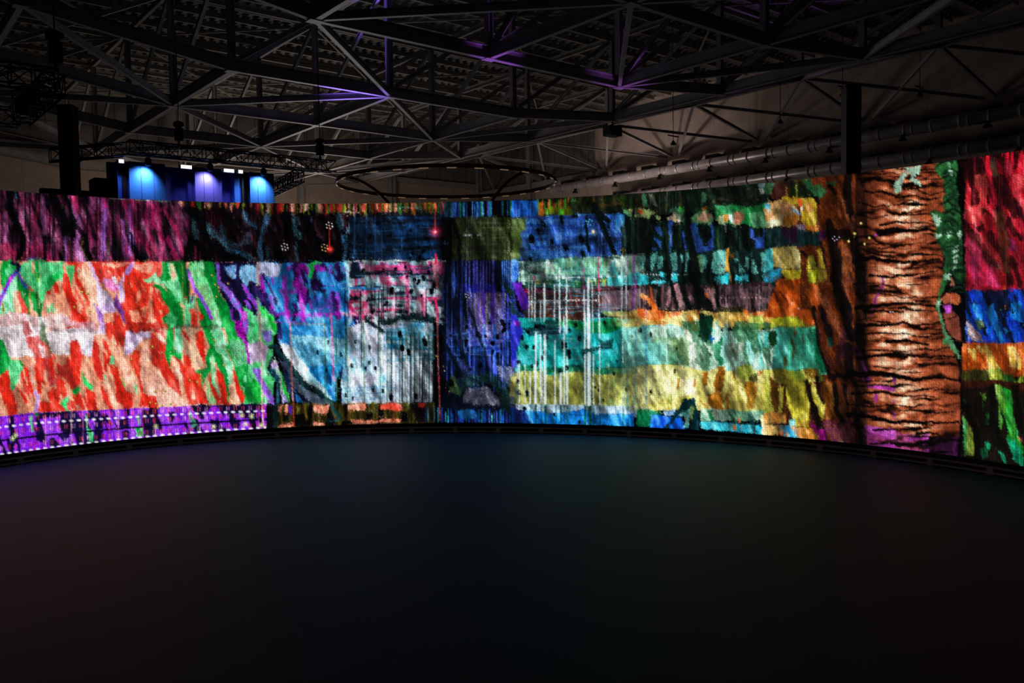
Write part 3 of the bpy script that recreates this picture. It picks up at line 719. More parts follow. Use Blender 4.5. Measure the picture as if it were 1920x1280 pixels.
for i, x in enumerate(xx):
    b = float(np.interp(x, IMG_X, IMG_BOT)); t0 = float(np.interp(x, [q[0] for q in B2], [q[1] for q in B2])); h = b - t0
    Z(0, 0, 1)
    dot(x, t0 + h * .28, 4.2, (238, 232, 245), 2.2, a=.95); dot(x + 5, b - 2, 4.4, (240, 236, 246), 2.2)
    for fy in (.13, .43, .82):
        for dx in (-2, 2):
            c_ = (235, 70, 80) if (i * 7 + int(fy * 10)) % 3 else (250, 170, 220)
            line(x + dx + 4, t0 + h * fy - 3.5, x + dx + 4, t0 + h * fy + 3.5, 1.4, c_, .75)
    line(x - 7, t0 + h * .62 + .9, x + 8, t0 + h * .62, 3, (8, 4, 20), .95)
for x, y0, c_ in [(62, 770, (235, 40, 60)), (84, 772, (240, 130, 150)), (133, 768, (250, 190, 180)), (155, 770, (236, 120, 170)), (203, 764, (240, 60, 80)), (221, 764, (250, 180, 170)), (268, 765, (235, 60, 60)),
                  (289, 762, (235, 60, 70)), (352, 760, (240, 90, 130)), (485, 520, (230, 120, 110)), (493, 700, (230, 60, 70))]:
    line(x, y0, x, float(np.interp(x, IMG_X, IMG_BOT)), 1.4, c_, .65)
for x, y in [(20, 818), (26, 812), (292, 797), (452, 778), (471, 780), (400, 799), (460, 795), (489, 798)]:
    for k in range(4): line(x + 5 * math.cos(k * .78), y + 5 * math.sin(k * .78), x - 5 * math.cos(k * .78), y - 5 * math.sin(k * .78), 1.5, (205, 220, 150), .9)
# --- second panel of figures (x 240..500)
Z(240, 360, 5.12)
P('0,660 330,650 320,800 240,850 250,900 270,960 350,1080 380,1100 340,1200 360,1290 -40,1290 -40,700', RED, (220, 60, 44), r=4)
for t in ['30,700 180,660 250,690 230,760 200,790 120,740', '70,930 110,920 110,1020 80,1050', '190,900 230,900 240,1100 260,1200 240,1290 170,1290 190,1150', '300,1110 330,1120 320,1180', '20,830 50,880 30,900', '140,1080 190,1090 170,1180 140,1180', '0,1120 100,1130 150,1290 60,1290', '120,850 160,930 150,960']:
    P(t, PCH, (232, 120, 96), r=4)
P('0,670 60,660 40,740 0,780 -40,760', (190, 140, 210), r=4)
P('330,650 470,650 540,700 520,860 540,1000 560,1080 480,1050 400,960 330,880 300,800 330,760', GRN, (12, 110, 40), r=3)
P('370,660 430,660 470,800 500,880 520,980 560,1070 480,1040 400,920 340,880 240,840 200,870 150,830 210,820 260,760 330,850 400,800 380,760', MNT, (100, 190, 130), r=3)
P('390,670 440,670 460,800 420,860 390,760', (236, 150, 120), (180, 200, 150), r=4); P('450,660 540,660 570,830 570,1000 540,980 500,820', (10, 112, 42), r=3)
P('230,880 300,870 400,960 480,1050 520,1130 540,1290 360,1290 320,1190 400,1130 400,1080 330,1020 310,940', GRN, (12, 120, 46), r=3)
P('560,980 640,970 640,1100 660,1130 650,1290 530,1290 540,1100', MNT, (130, 220, 160), r=3); P('590,1130 650,1100 660,1290 590,1290', PCH, RED, r=3)
P('340,1200 400,1120 480,1180 460,1290 380,1290 380,1240', MNT, (40, 170, 90), r=4)
P('560,740 600,660 820,660 830,760 870,930 950,1060 1010,1180 1000,1290 880,1290 860,1160 780,1000 700,860 620,780', GRN, (16, 140, 54), r=3)
P('580,700 650,660 700,690 730,780 780,900 850,1080 890,1200 890,1290 800,1290 780,1180 700,1000 620,860', MNT, (132, 180, 120), r=3)
P('640,1000 700,1010 740,1100 780,1200 790,1290 690,1290 680,1130', (10, 118, 44), r=3); P('660,1140 720,1180 710,1220 680,1210', RED, r=2)
P('680,650 720,660 730,740 690,720', MNT2, r=2)
S('565,740 620,880 700,1010 760,1110 790,1200', 34, MAG, (70, 110, 210), r=2, n='fine')
S('600,1060 625,960', 14, (120, 40, 150), r=1)
S('540,660 570,900 580,1050', 30, (4, 60, 24), r=3, a=.8)
S('515,690 520,900 530,1290', 8, (200, 140, 60), a=.7); S('620,830 700,830', 20, RED, r=2, a=.0)
P('810,660 1229,660 1229,1290 1010,1290 1010,1180 950,1060 880,930 830,760', (14, 10, 34), (20, 20, 60), r=3)
P('830,680 870,670 890,830 960,900 1030,990 1080,1090 1110,1180 1160,1290 1090,1290 1070,1150 1000,1050 930,950 850,860', MAG, BLU2, r=3, n='fine')
P('900,860 1000,940 1090,1080 1100,1180 1040,1100 960,960', BLU2, MAG, r=3, n='soft', a=.8)
P('920,700 1040,690 1040,820 980,800', (210, 220, 240), BLU, r=4, n='fine'); P('1080,690 1229,680 1229,860 1180,830 1130,900 1080,800', (214, 220, 240), BLU2, r=4, n='fine')
P('1080,860 1130,880 1200,1010 1229,1040 1229,1130 1150,1010', BLU, MAG, r=3, n='fine')
P('1100,1100 1160,1120 1229,1220 1229,1290 1170,1290', GRN2, MNT, r=3); P('1100,1150 1130,1140 1150,1230 1120,1290 1090,1220', MAG, (180, 130, 220), r=3, n='fine')
S('1000,1120 1010,1290', 26, MAG, (60, 40, 160), r=3, n='fine', a=.8); S('1130,1040 1160,1100', 30, BLU, MAG, n='fine')
beads('805,790 835,880 870,908 850,995 960,870')
for x, y in [(125, 1105), (150, 1100), (175, 1110), (140, 1130), (185, 1090)]: dot(x, y, 1.4, (240, 190, 120))
Z(240, 600, 5.567)
P('-40,0 390,0 400,60 230,60 220,100 40,130 -40,100', (196, 48, 34), (150, 40, 30), r=5)
P('0,100 100,110 230,110 220,190 130,200 90,260 40,330 -40,330 -40,120', (214, 180, 230), WHT, r=5)
P('150,210 230,200 220,330 250,450 350,550 440,660 560,820 600,880 320,880 250,780 160,730 140,560', PCH, (236, 176, 160), r=3)
P('230,110 330,100 420,200 400,260 410,420 450,500 540,640 570,800 520,760 420,660 330,500 250,430 230,300', RED, RED2, r=3)
P('260,120 330,110 420,230 400,250 310,170', PCH, (240, 190, 170), r=3)
P('60,290 130,300 120,400 130,560 140,640 100,560 40,470', RED, (230, 80, 60), r=3); P('130,700 200,760 280,780 300,890 130,890', RED, r=3)
P('-40,560 110,580 120,720 60,740 -40,700', PCH, (240, 180, 160), r=3); P('-40,700 40,740 40,890 -40,890', RED, r=3); P('60,640 90,660 80,760 60,720', MNT, r=3); P('50,770 110,790 120,880 60,880', PCH, r=2)
P('390,60 460,60 480,300 560,330 540,400 450,360 440,500 420,440 390,330', GRN, GRN2, r=3)
P('480,60 560,60 570,160 560,300 500,350 480,240', MNT, (130, 210, 170), r=3)
P('550,60 640,60 720,60 800,200 700,120 690,330 600,330 560,240', (214, 190, 160), PCH, r=3)
P('550,80 620,150 660,220 640,220 570,140', RED, r=2); P('720,110 790,120 800,360 800,470 740,380 700,240', RED, r=3)
P('640,250 700,240 800,470 700,500 640,430', (236, 190, 160), r=3)
P('450,370 520,430 560,560 600,760 590,830 560,780 540,640 480,520', (240, 200, 180), PCH, r=3)
P('560,330 640,370 660,480 700,500 800,560 770,680 820,760 830,870 610,870 590,700 570,520', RED, (214, 60, 44), r=3)
P('650,730 690,740 680,830 650,800', PCH, r=3)
P('690,510 830,490 830,560 800,620 770,700 770,580', (20, 120, 60), GRN2, r=3)
P('800,580 860,620 920,870 830,870', PCH, MNT, r=3); P('840,540 900,660 960,840 920,880 870,740', RED, r=3)
P('730,0 860,0 870,100 900,240 960,350 1060,560 1060,700 1060,860 1040,860 1010,620 920,440 880,430 850,560 830,540 800,430 850,260 800,130 760,60', GRN, GRN2, r=3)
P('850,90 970,60 1020,200 1060,260 1000,260 1080,420 1110,480 1100,680 1070,700 1050,560 980,380 910,290 890,180', (180, 236, 200), MNT, r=3)
P('860,0 980,0 970,70 870,90', MNT, (180, 230, 200), r=3)
P('850,400 890,330 910,470 910,600 960,760 960,800 880,640 860,560', (190, 210, 170), MNT, r=3)
P('910,500 1000,560 1040,740 1040,870 940,870 980,780', RED, r=3)
P('1070,700 1110,480 1130,700 1170,820 1180,870 1080,870', PCH, (226, 190, 160), r=3); P('1100,480 1140,540 1160,700 1220,740 1220,870 1180,860 1130,720', RED, r=3)
P('1000,0 1130,0 1140,150 1200,250 1250,460 1260,600 1336,700 1336,870 1230,870 1210,730 1160,680 1120,480 1090,420 1010,260 1050,250', GRN, (30, 150, 66), r=3)
P('1060,180 1220,240 1250,460 1120,460 1060,300', (60, 140, 90), (120, 180, 140), r=5, n='fine', a=.8)
for t in ['1210,560 1240,580 1230,640 1200,620', '1290,600 1336,640 1336,690', '1190,660 1230,700 1210,740']: P(t, MNT2, r=3)
P('1110,0 1200,0 1230,140 1260,260 1270,460 1250,460 1220,250 1140,160', (30, 14, 60), MAG, r=3, n='fine'); P('1200,0 1270,0 1240,160 1210,120', BLU2, MAG, r=3, n='fine')
P('1250,60 1336,40 1336,240 1290,180', MNT2, r=3); P('1250,260 1336,240 1336,470 1280,460', (220, 230, 220), (170, 120, 200), r=4, n='fine')
S('0,95 60,110 230,80 400,70 560,60 730,70 990,70', 34, (60, 20, 30), r=5, a=.35)
beads('255,262 45,320 35,385 640,620 755,560 720,640 755,600 1000,465 280,730 235,845 290,860 350,880 385,725 440,865 310,905 755,500')
flower(335, 315, (240, 200, 190), .5); flower(1100, 365, (220, 240, 225), .5)
def FR(x0, x1, ya, yb, c, c2=None, n='soft', a=1.0, r=0, m=None):
    k = con(GX + DX * 14, x0 - 30, x0 + 30)
    F(x0 - 30, x1, ya, yb, c, c2, n, a, None, r, k if m is None else k * m)
# --- centre left: dark teal threads, magenta and blue chequer, white cloth
B3 = [(480, 490), (840, 489)]
F(500, 660, 340, 490, (84, 26, 40), (40, 20, 30), 'iso', m=np.clip(con(N_D * .8 + N_D2 * .4, .4, .85) * (.35 + .65 * cols(11, 2, .2, .7)) * (.55 + .45 * N_FINE), 0, 1) * .8)
Z(480, 370, 5.567)
for t, w, c, a in [('140,170 100,260 70,380 40,520 60,640', 60, (58, 110, 150), .75), ('400,180 400,320 430,420 420,650', 36, (60, 110, 130), .7), ('190,290 200,420', 30, (70, 60, 90), .5),
                   ('860,180 890,280', 60, (60, 120, 150), .6), ('1000,220 980,340 960,350', 50, (60, 110, 130), .7), ('920,390 940,520 925,680', 40, (54, 110, 150), .75),
                   ('570,180 580,240', 24, (50, 120, 170), .7), ('440,200 470,430', 26, (50, 100, 110), .6), ('600,230 640,330 700,460', 34, (80, 40, 60), .6), ('120,520 130,640', 30, (60, 90, 110), .5)]:
    S(t, w, c, r=4, j=3, a=a, vt=('fine', .3))
for t, w in [('290,160 330,300 330,480 320,660', 60), ('560,180 540,300 620,400 690,470', 50), ('430,300 500,340 560,380', 40), ('430,430 520,540 580,660', 44), ('140,310 190,400 220,560', 44), ('760,560 780,660', 130), ('660,180 760,360 770,480', 46), ('830,300 870,480 860,660', 60), ('190,180 250,380', 40)]:
    S(t, w, K, r=4, j=1.5, a=.95)
F(655, 850, 340, 490, (14, 22, 34), (4, 6, 10), 'iso', a=.95)
F(655, 850, 404, 490, (34, 92, 160), (16, 44, 84), 'h', m=np.clip(con(N_H * .6 + fbm(22, 9, 61) * .6 + N_FINE * .18, .56, .9), 0, 1) * (.35 + .65 * con(GX, 680, 760)))
VL(660, 840, 400, 488, 16, (60, 120, 190), (30, 70, 120), 1.6, .5, 3, 30)
HL(650, 830, 404, 488, 46, (40, 110, 180), (80, 160, 210), 8, 40, 1.2, .5, 4)
F(815, 860, 340, 600, K, None, a=1.0, m=con(GX, 812, 830) * con(-GX, -866, -850), r=3)
BL(670, 830, 405, 488, 12, 2, 5, 5)
flower(762, 280); flower(297, 507); flower(715, 515, (235, 200, 130)); line(617, 421, 617, 465, 1.4, (190, 30, 30)); dot(770, 532, 2.6, (255, 60, 50), glow=.6)
dot(0, 0, .1, K)
# top border of red, yellow and pink tufts
r_ = np.random.default_rng(33)
for x in np.arange(340, 835, 3.1):
    t0 = float(np.interp(x, IMG_X, IMG_TOP)); L = r_.uniform(12, 22) if x > 480 else r_.uniform(3, 14)
    if x < 480 and r_.random() < .45: continue
    u = r_.random()
    c_ = [(206, 34, 34), (238, 150, 130), (176, 160, 40), (110, 130, 30), (200, 90, 40), (60, 120, 40), (14, 12, 10), (14, 12, 10)][int(u * 8)]
    Z(0, 0, 1); S('%f,%f %f,%f' % (x, t0, x + r_.uniform(-1, 1), t0 + L), r_.uniform(2, 4), c_, [v * .45 for v in c_], r=1.5, n='fine', vt=('fine', .12))
for x, c_ in [(503, (240, 180, 160)), (550, (238, 180, 160)), (574, (240, 190, 190)), (597, (236, 170, 150)), (620, (220, 60, 50)), (636, (210, 50, 50)), (683, (230, 70, 60)), (708, (236, 140, 110)), (484, (214, 60, 50)), (724, (232, 130, 70)), (774, (236, 130, 90)), (816, (240, 110, 80)), (795, (220, 110, 60)), (390, (236, 160, 140)), (338, (240, 180, 160)), (445, (210, 60, 50)), (528, (210, 50, 40)), (360, (200, 50, 40))]:
    t0 = float(np.interp(x, IMG_X, IMG_TOP)); S('%f,%f %f,%f' % (x, t0 + 1, x, t0 + (12 if x > 480 else 7)), 6.5, c_, [v * .7 for v in c_], r=2, j=2, n='fine')
Z(480, 370, 5.567); S('920,135 1080,142', 7, (230, 190, 170), r=0)
Z(720, 370, 5.567); S('165,92 350,92 400,130', 6, (120, 200, 210), r=0); S('190,118 300,90', 6, (230, 80, 80), r=0)
# blue weave in the top border
for x in np.arange(820, 1008, 2.2):
    t0 = float(np.interp(x, IMG_X, IMG_TOP))
    if r_.random() < .3 or 928 < x < 938: continue
    c_ = [(50, 130, 220), (30, 80, 160), (40, 150, 150), (60, 60, 180), (30, 110, 60)][int(r_.random() * 5)]
    k = .35 if x < 845 else 1
    line(x, t0 + 1, x, t0 + 28, 1.8, [v * k for v in c_], .85)
    if r_.random() < .25: dot(x, t0 + 14, 1.6, (200, 230, 250), a=k)
P('720,220 960,220', K) if False else None
# green cloth
Z(720, 370, 5.567)
F(848, 992, 407, 489, (66, 84, 30), (18, 24, 12), 'h', m=np.clip(.55 + .6 * con(N_H, .3, .8) - .45 * N_FINE, 0, 1))
HL(846, 975, 409, 488, 40, (110, 130, 60), (60, 80, 30), 20, 110, 1.2, .5, 6, .01)
VL(850, 985, 408, 488, 26, (110, 120, 150), (110, 130, 90), 1.4, .5, 7, 5)
F(975, 990, 405, 492, (96, 110, 60), (30, 40, 16), 'fine', a=.9, r=5)
S('730,230 770,420 790,640', 40, K, r=4, a=.9); S('1290,230 1300,640', 22, (140, 150, 100), r=3, a=.5, vt=('fine', .55))
dot(535, 352, 3.4, (255, 190, 190)); dot(535, 352, 4, (255, 40, 60), a=.6, glow=.9); line(816, 384, 816, 428, 2, (220, 60, 50), .9)
S('620,475 670,470', 5, (60, 140, 190), r=0)
# magenta and blue chequer
F(484, 680, B3, 612, BLU, BLU2, 'iso', r=2)
F(484, 680, 490, 612, (14, 16, 50), (60, 20, 100), 'soft', m=con(N_D * .7 + N_D2 * .5, .72, .8))
Z(480, 370, 5.567)
P('0,670 260,675 240,830 60,830 0,760', WHT, (150, 170, 220), r=3, n='fine')
P('0,680 30,690 40,1280 0,1280', (230, 170, 180), (40, 120, 80), r=3, n='iso')
for t, w in [('390,690 420,880 450,1050', 60), ('600,780 590,940 700,960', 70), ('60,800 130,930 190,1020 200,1100', 26), ('0,940 110,1130 200,1280', 70), ('400,1100 430,1180 380,1280', 40), ('700,700 800,800 860,900', 50), ('840,700 880,840', 60), ('520,990 540,1060', 40), ('620,880 700,940', 60), ('800,1000 850,1260', 40), ('430,1050 470,1060', 40)]:
    S(t, w, (12, 12, 44), (50, 20, 90), r=4, j=2)
for t, w in [('440,750 480,1000 490,1280', 60), ('460,700 560,720 560,790', 60), ('640,720 700,750', 60), ('300,820 330,1280', 50), ('170,850 180,900', 30), ('50,830 70,960', 40), ('150,1030 170,1160', 30), ('740,820 760,900', 30),
             ('560,1080 730,1060 740,1150 580,1150 570,1080', 22), ('200,1220 560,1220 880,1220', 34), ('780,690 780,1280', 14), ('270,970 520,980', 30), ('640,740 660,760', 50), ('850,1000 860,1260', 22), ('330,740 350,720', 40), ('410,880 450,960', 60), ('930,740 980,760', 40)]:
    S(t, w, MAG, (150, 40, 180), r=3, j=3, n='soft', a=.9, vt=('fine', .15))
P('540,670 690,665 680,690 610,700 600,800 570,850 545,800 560,740', (40, 190, 80), GRN2, r=3)
P('30,1110 100,1140 150,1230 150,1290 60,1290', (30, 180, 60), MNT, r=3)
P('580,1060 730,1050 740,1150 590,1160', BLU, (20, 60, 120), r=3, a=.6)
P('640,780 760,760 850,880 880,930 700,910', BLU2, (50, 110, 190), r=4); P('920,690 990,680 1000,860 1040,900 940,920 860,900 950,840', BLU2, (80, 140, 190), r=4)
S('230,90 240,200', 2, K, a=0)
# --- torn pink-white lattice (x 645..835)
F(648, 835, 488, 604, (206, 214, 224), (130, 190, 200), 'iso', r=4, m=con(N_V * .4 + N_ISO * .5 + .25 * con(GX, 640, 690), .3, .5))
m_ = con(np.maximum(vnoise(7, 60, 71), vnoise(70, 7, 72)), .62, .74)
F(655, 832, 490, 602, (226, 40, 100), (232, 90, 150), 'soft', m=m_ * .9, r=3)
F(655, 832, 490, 600, (8, 14, 24), (16, 40, 60), 'h', m=con(vnoise(36, 6, 73) * .6 + vnoise(14, 12, 74) * .5, .62, .72))
HL(650, 826, 492, 560, 60, (200, 225, 235), (40, 130, 190), 10, 50, 2.0, .8, 8)
HL(700, 830, 495, 600, 40, (10, 14, 24), (20, 60, 80), 8, 36, 2.6, .85, 9)
VL(690, 800, 555, 604, 34, (232, 236, 240), (220, 40, 90), 2.2, .85, 10, 20)
VL(690, 800, 550, 604, 14, (10, 10, 20), None, 2, .9, 12, 20)
for y in (497, 507): HL(718, 790, y - 4, y + 4, 10, (230, 50, 150), (240, 130, 190), 14, 40, 3, .9, y)
Z(480, 370, 5.567)
P('1000,1100 1140,1000 1180,1060 1100,1120 1180,1180 1040,1200', (200, 220, 220), WHT, r=5, a=.8)
S('980,1080 1120,1080 1120,1150 980,1150 980,1080', 22, (220, 50, 100), r=3, a=.85); S('900,1215 1336,1215', 34, (214, 60, 120), WHT, r=3, a=.75, n='fine')
S('680,945 1000,940 1250,945', 26, (16, 90, 170), (40, 130, 200), r=2, n='h'); S('880,940 980,945', 7, (190, 220, 230), r=0)
for x in (925, 1090, 1280, 1310): line(480 + x / 5.567, 545, 480 + x / 5.567, 615, 2, K, .9)
BL(664, 832, 495, 600, 26, 2, 5.5, 13)
Z(720, 370, 5.567)
P('500,680 590,660 640,760 640,800 540,810', (226, 40, 100), (240, 170, 190), r=4); S('540,600 545,690', 26, (240, 50, 90), r=2, n='fine', c2=(200, 30, 60)); S('545,820 560,930', 24, (236, 90, 120), r=2); S('540,1050 555,1150', 22, (240, 40, 90), r=2)
S('590,680 620,760 560,980 640,1260', 60, K, a=.0)
F(832, 850, 490, 800, K, (6, 14, 24), 'soft', r=5, a=.9)
# --- white and cyan cloth with threads
F(640, 812, [(640, 612), (700, 604), (812, 606)], [(640, 762), (812, 758)], (196, 196, 218), (150, 196, 216), 'iso', r=3)
F(640, 812, 600, 760, (236, 236, 246), None, m=con(N_D + N_SOFT * .3, .9, 1.1))
F(720, 812, 604, 680, (40, 160, 190), (20, 90, 130), 'h', m=con(N_H * .6 + vnoise(30, 14, 75) * .5, .55, .8) * .9)
F(650, 812, 640, 720, (60, 170, 196), (120, 160, 210), 'soft', m=con(N_ISO * .5 + N_V * .5, .55, .75) * .6)
F(730, 812, 690, 758, (150, 140, 170), (190, 190, 210), 'v', m=.6)
Z(480, 590, 5.567)
# blue cloth
P('200,60 760,70 930,110 930,440 830,700 830,930 700,840 640,700 480,560 400,440 240,300', (30, 130, 190), (40, 100, 170), r=4)
P('240,90 700,90 920,150 920,240 700,200 500,230 320,240 260,200', (24, 104, 170), (60, 150, 200), r=4, n='iso')
P('200,60 240,90 290,250 230,260 200,180', (16, 20, 60), (40, 30, 90), r=3)
P('360,220 520,220 940,250 920,560 800,520 640,540 500,560 460,440 380,330', (70, 160, 200), (170, 220, 232), r=5, n='fine')
for i in range(34):
    y = 240 + i * 10; line(480 + (330 + i * 5) / 5.567, 590 + y / 5.567, 480 + 950 / 5.567, 590 + (y + 230 - i * 3) / 5.567, 1.0, (20, 100, 150), .55)
P('250,290 400,340 470,460 540,560 560,640 660,700 760,840 640,770 500,720 440,600 380,520 300,420', (236, 232, 242), (190, 226, 234), r=4)
P('480,560 640,680 740,800 800,900 740,870 640,760 520,680', (200, 226, 234), (120, 200, 220), r=5)
P('540,540 800,540 830,680 800,780 730,800 660,680', (20, 110, 180), (30, 150, 210), r=5)
P('700,640 800,660 800,740 720,720', (16, 60, 110), r=5)
# dark ridges
S('150,340 200,340 290,450 370,560 440,640 490,740 600,770 700,860 800,950', 52, (8, 20, 26), (20, 60, 66), r=4, n='fine')
S('220,380 320,480 390,600 480,690 600,780 700,850', 20, (24, 70, 74), (10, 30, 34), r=3, n='fine')
P('230,450 360,560 380,620 480,760 620,840 760,930 800,960 600,960 520,900 400,780 300,620', (50, 60, 84), (110, 130, 150), r=5, n='iso')
P('270,560 330,620 380,800 420,940 380,930 340,820 280,660', (14, 18, 40), (24, 40, 70), r=4)
P('390,780 460,860 510,940 420,940', (30, 110, 190), (60, 140, 220), r=4); P('380,790 500,880 560,960 500,960', (14, 18, 40), r=4)
P('150,340 190,400 150,480 120,560 180,620 210,700 200,940 230,940 250,760 210,560 190,420', (8, 16, 22), (20, 50, 60), r=3)
P('120,550 220,560 240,700 230,940 190,940 210,720 150,640', (10, 34, 44), (30, 90, 110), r=3)
P('200,440 230,560 290,700 340,860 350,930 300,920 250,760 230,640 160,540', (60, 190, 100), WHT, r=3, n='fine'); P('240,560 280,680 350,900 330,930 290,820', (30, 170, 60), r=3)
P('160,490 220,500 220,560 160,550', (210, 180, 230), r=3); P('250,780 290,830 330,930 260,930', (120, 120, 220), WHT, r=3, n='fine')
# far left of this piece
P('-40,0 60,0 110,60 200,80 200,190 180,240 120,200 60,170 30,300 -40,300', (60, 200, 110), (200, 230, 210), r=4)
P('100,0 160,0 210,130 200,200 150,150', (26, 170, 60), r=3); P('60,160 150,170 160,280 110,300 70,240', (60, 120, 200), (190, 120, 210), r=3, n='fine')
P('-40,300 40,280 120,330 100,480 -40,520', (210, 220, 214), (170, 120, 180), r=4, n='fine'); P('-40,500 60,490 100,620 180,670 190,720 130,760 60,660', (40, 180, 80), MNT, r=4)
P('-40,560 40,560 110,740 170,860 180,930 130,930 70,800', MAG, BLU2, r=3, n='fine'); P('-40,650 30,690 70,800 90,920 -40,940', (16, 150, 50), (30, 170, 60), r=3)
S('30,-40 50,400 60,940 70,1180', 14, (220, 90, 90), (240, 200, 190), r=1, n='v', a=.8); S('355,80 370,560 385,940', 12, (226, 120, 110), r=0, a=.85); S('780,0 790,200 800,560 810,700', 20, (216, 120, 170), (230, 60, 120), r=1, n='v', a=.8)
S('355,95 710,95 715,250', 8, (214, 120, 110), r=0, a=.85); S('170,72 480,72', 8, (190, 40, 160), r=0, a=.8)
for x in (715, 830, 945, 1120, 1290): line(480 + x / 5.567, 605, 480 + (x + 10) / 5.567, 760, 2.2, (50, 110, 60), .7)
for x in (935, 1100, 1275): line(480 + x / 5.567, 600, 480 + x / 5.567, 690, 2.2, (12, 40, 44), .8)
for y in (780, 810, 850, 880, 905): HL(610, 700, 590 + y / 5.567 - 2, 590 + y / 5.567 + 2, 3, (30, 130, 180), None, 20, 60, 1.6, .8, y)
S('1150,30 1240,110 1336,170', 40, (10, 24, 30), r=4)
Z(720, 590, 5.567)
S('-20,90 160,40 330,40 520,50', 60, (8, 22, 26), (20, 50, 50), r=5, j=2)
VL(722, 815, 626, 760, 26, (20, 50, 46), (60, 80, 50), 2.4, .85, 15, 14)
VL(722, 815, 640, 760, 20, (226, 232, 242), (190, 210, 230), 2.2, .6, 16, 20)
VL(790, 815, 680, 760, 8, K, None, 2.2, .9, 17, 8)
for x in (75, 190, 275, 320, 420, 470): line(720 + x / 5.567, 630, 720 + x / 5.567, 758, 2.6, (14, 52, 48), .85)
HL(720, 800, 612, 640, 26, (60, 180, 210), (30, 130, 170), 10, 40, 2, .8, 18)
for x, y in [(155, 210), (180, 360), (248, 405), (430, 300), (75, 890), (330, 880), (415, 270), (630, 885)]: S('%d,%d %d,%d' % (x, y - 16, x + 4, y + 18), 44, K, r=2, j=.4)
Z(480, 590, 5.567)
for x, y in [(1030, 295), (885, 420), (1180, 350), (1180, 510), (990, 540), (640, 395), (1240, 575), (730, 580), (750, 290), (1140, 580), (1215, 800), (1315, 805), (930, 855), (1005, 890)]: S('%d,%d %d,%d' % (x, y - 10, x + 3, y + 12), 26, (4, 14, 22), r=2, j=.4)
# --- bottom border: yellow, red and black tufts
F(512, 815, [(512, 760), (815, 759)], 812, (150, 130, 30), (20, 18, 12), 'v', m=.25 + .75 * con(N_V, .35, .6))
F(512, 815, 758, 812, (60, 90, 24), (110, 40, 20), 'v', m=con(vnoise(9, 60, 78), .6, .75) * .8)
for t in ['210,950 270,950 260,1010 215,1020', '590,950 770,950 770,1030 700,1050 590,1010', '950,950 1150,950 1140,1020 960,1010', '220,1150 400,1150 390,1180 215,1190', '590,1130 720,1150 720,1180 590,1180', '990,1120 1280,1130 1280,1160 1010,1170', '300,950 330,950 330,1040 290,1030']:
    P(t, (236, 110, 90), (240, 170, 140), r=3, n='fine')
for t in ['100,950 190,950 180,1230 100,1230', '400,1050 570,1060 580,1190 400,1190', '540,950 580,950 580,1100 545,1060', '270,1040 340,1040 340,1120 280,1120', '770,960 820,1100 830,1190 730,1180', '910,950 950,950 950,1100 915,1100', '1150,1040 1215,1040 1215,1120 1150,1120', '1280,950 1336,950 1336,1200 1280,1200']:
    P(t, (8, 8, 8), r=3)
P('170,960 220,950 200,1220 170,1220', (16, 54, 54), (6, 20, 22), r=2); S('780,930 830,1040 880,1110', 34, (14, 50, 50), r=3); P('330,950 370,960 380,1060 340,1040', (100, 40, 200), r=2); S('390,940 395,1180', 10, (226, 70, 70), r=0)
P('410,960 450,960 460,1040 430,1060', (170, 160, 60), (90, 80, 30), r=2); S('500,950 530,1100', 24, (170, 140, 50), r=2)
S('730,1140 870,1130', 10, (20, 70, 80), r=2); P('890,1140 980,1140 1010,1190 870,1190', K, r=2)
Z(720, 590, 5.567)
P('-40,950 180,950 180,1010 120,1030 -40,1010', (240, 100, 70), (230, 70, 60), r=3, n='soft'); P('-40,1120 180,1110 180,1160 -40,1160', (238, 110, 90), (230, 150, 120), r=3); P('180,1030 240,1030 240,1150 180,1150', K, r=2); P('300,950 330,1160 420,1160 420,1000 350,960', (10, 10, 10), r=4); P('360,950 430,950 420,990 370,990', (220, 50, 40), r=3)
# --- dark blue glitch column (x 830..965)
F(818, 968, 489, 800, (5, 7, 16), (8, 16, 34), 'iso', m=con(GX, 816, 838) * con(-GX, -972, -950), r=4)
F(838, 968, 600, 720, (24, 60, 170), (40, 30, 130), 'soft', m=con(N_V * .5 + N_SOFT * .4 + vnoise(18, 12, 81) * .4, .62, .85) * .85)
F(828, 862, 494, 600, (30, 40, 140), (30, 70, 160), 'soft', m=con(N_V * .6 + N_SOFT * .5, .68, .85) * .7)
for x in (874, 880, 888, 894.5, 901, 906, 912, 918): line(x, 490, x, 550, 2.6, (92, 92, 206), .8); 
for x in (889, 894, 906, 924.5): line(x, 490, x, 550, 4.2, (84, 84, 210), .85)
F(866, 930, 490, 552, K, None, m=(N_FINE > .62).astype(np.float32) * .6)
F(866, 930, 533, 550, (40, 34, 190), None, a=.55, m=con(cols(82, 4), .2, .5))
for x in (942, 946, 950, 954, 958, 962): line(x, 489, x, 545, 1.8, (50, 110, 220), .85)
F(930, 968, 540, 640, (40, 70, 220), (80, 60, 200), 'soft', m=con(N_SOFT * .6 + N_FINE * .4, .35, .7) * con(GX, 935, 962))
F(876, 948, [(876, 549), (948, 549)], 652, (120, 104, 160), (80, 50, 150), 'soft', r=4, m=.35 + .55 * (N_FINE > .45))
F(876, 948, 550, 640, (196, 196, 180), (170, 170, 190), 'fine', m=((np.sin(GX * 1.9) * np.sin(GY * 1.6) > .25) & (N_V > .4)).astype(np.float32) * .8, r=3)
for x, c_ in ((906.5, (84, 34, 180)), (925, (84, 40, 190)), (897, (90, 60, 160))): line(x, 549, x, 606, 5.5, c_, .8)
for x in (883, 892, 900, 912, 918): line(x, 550, x, 620, 1.3, (210, 200, 170), .55)
line(927, 610, 927, 702, 5.5, (40, 90, 220), .85); line(908, 615, 908, 690, 3.4, (36, 84, 210), .7)
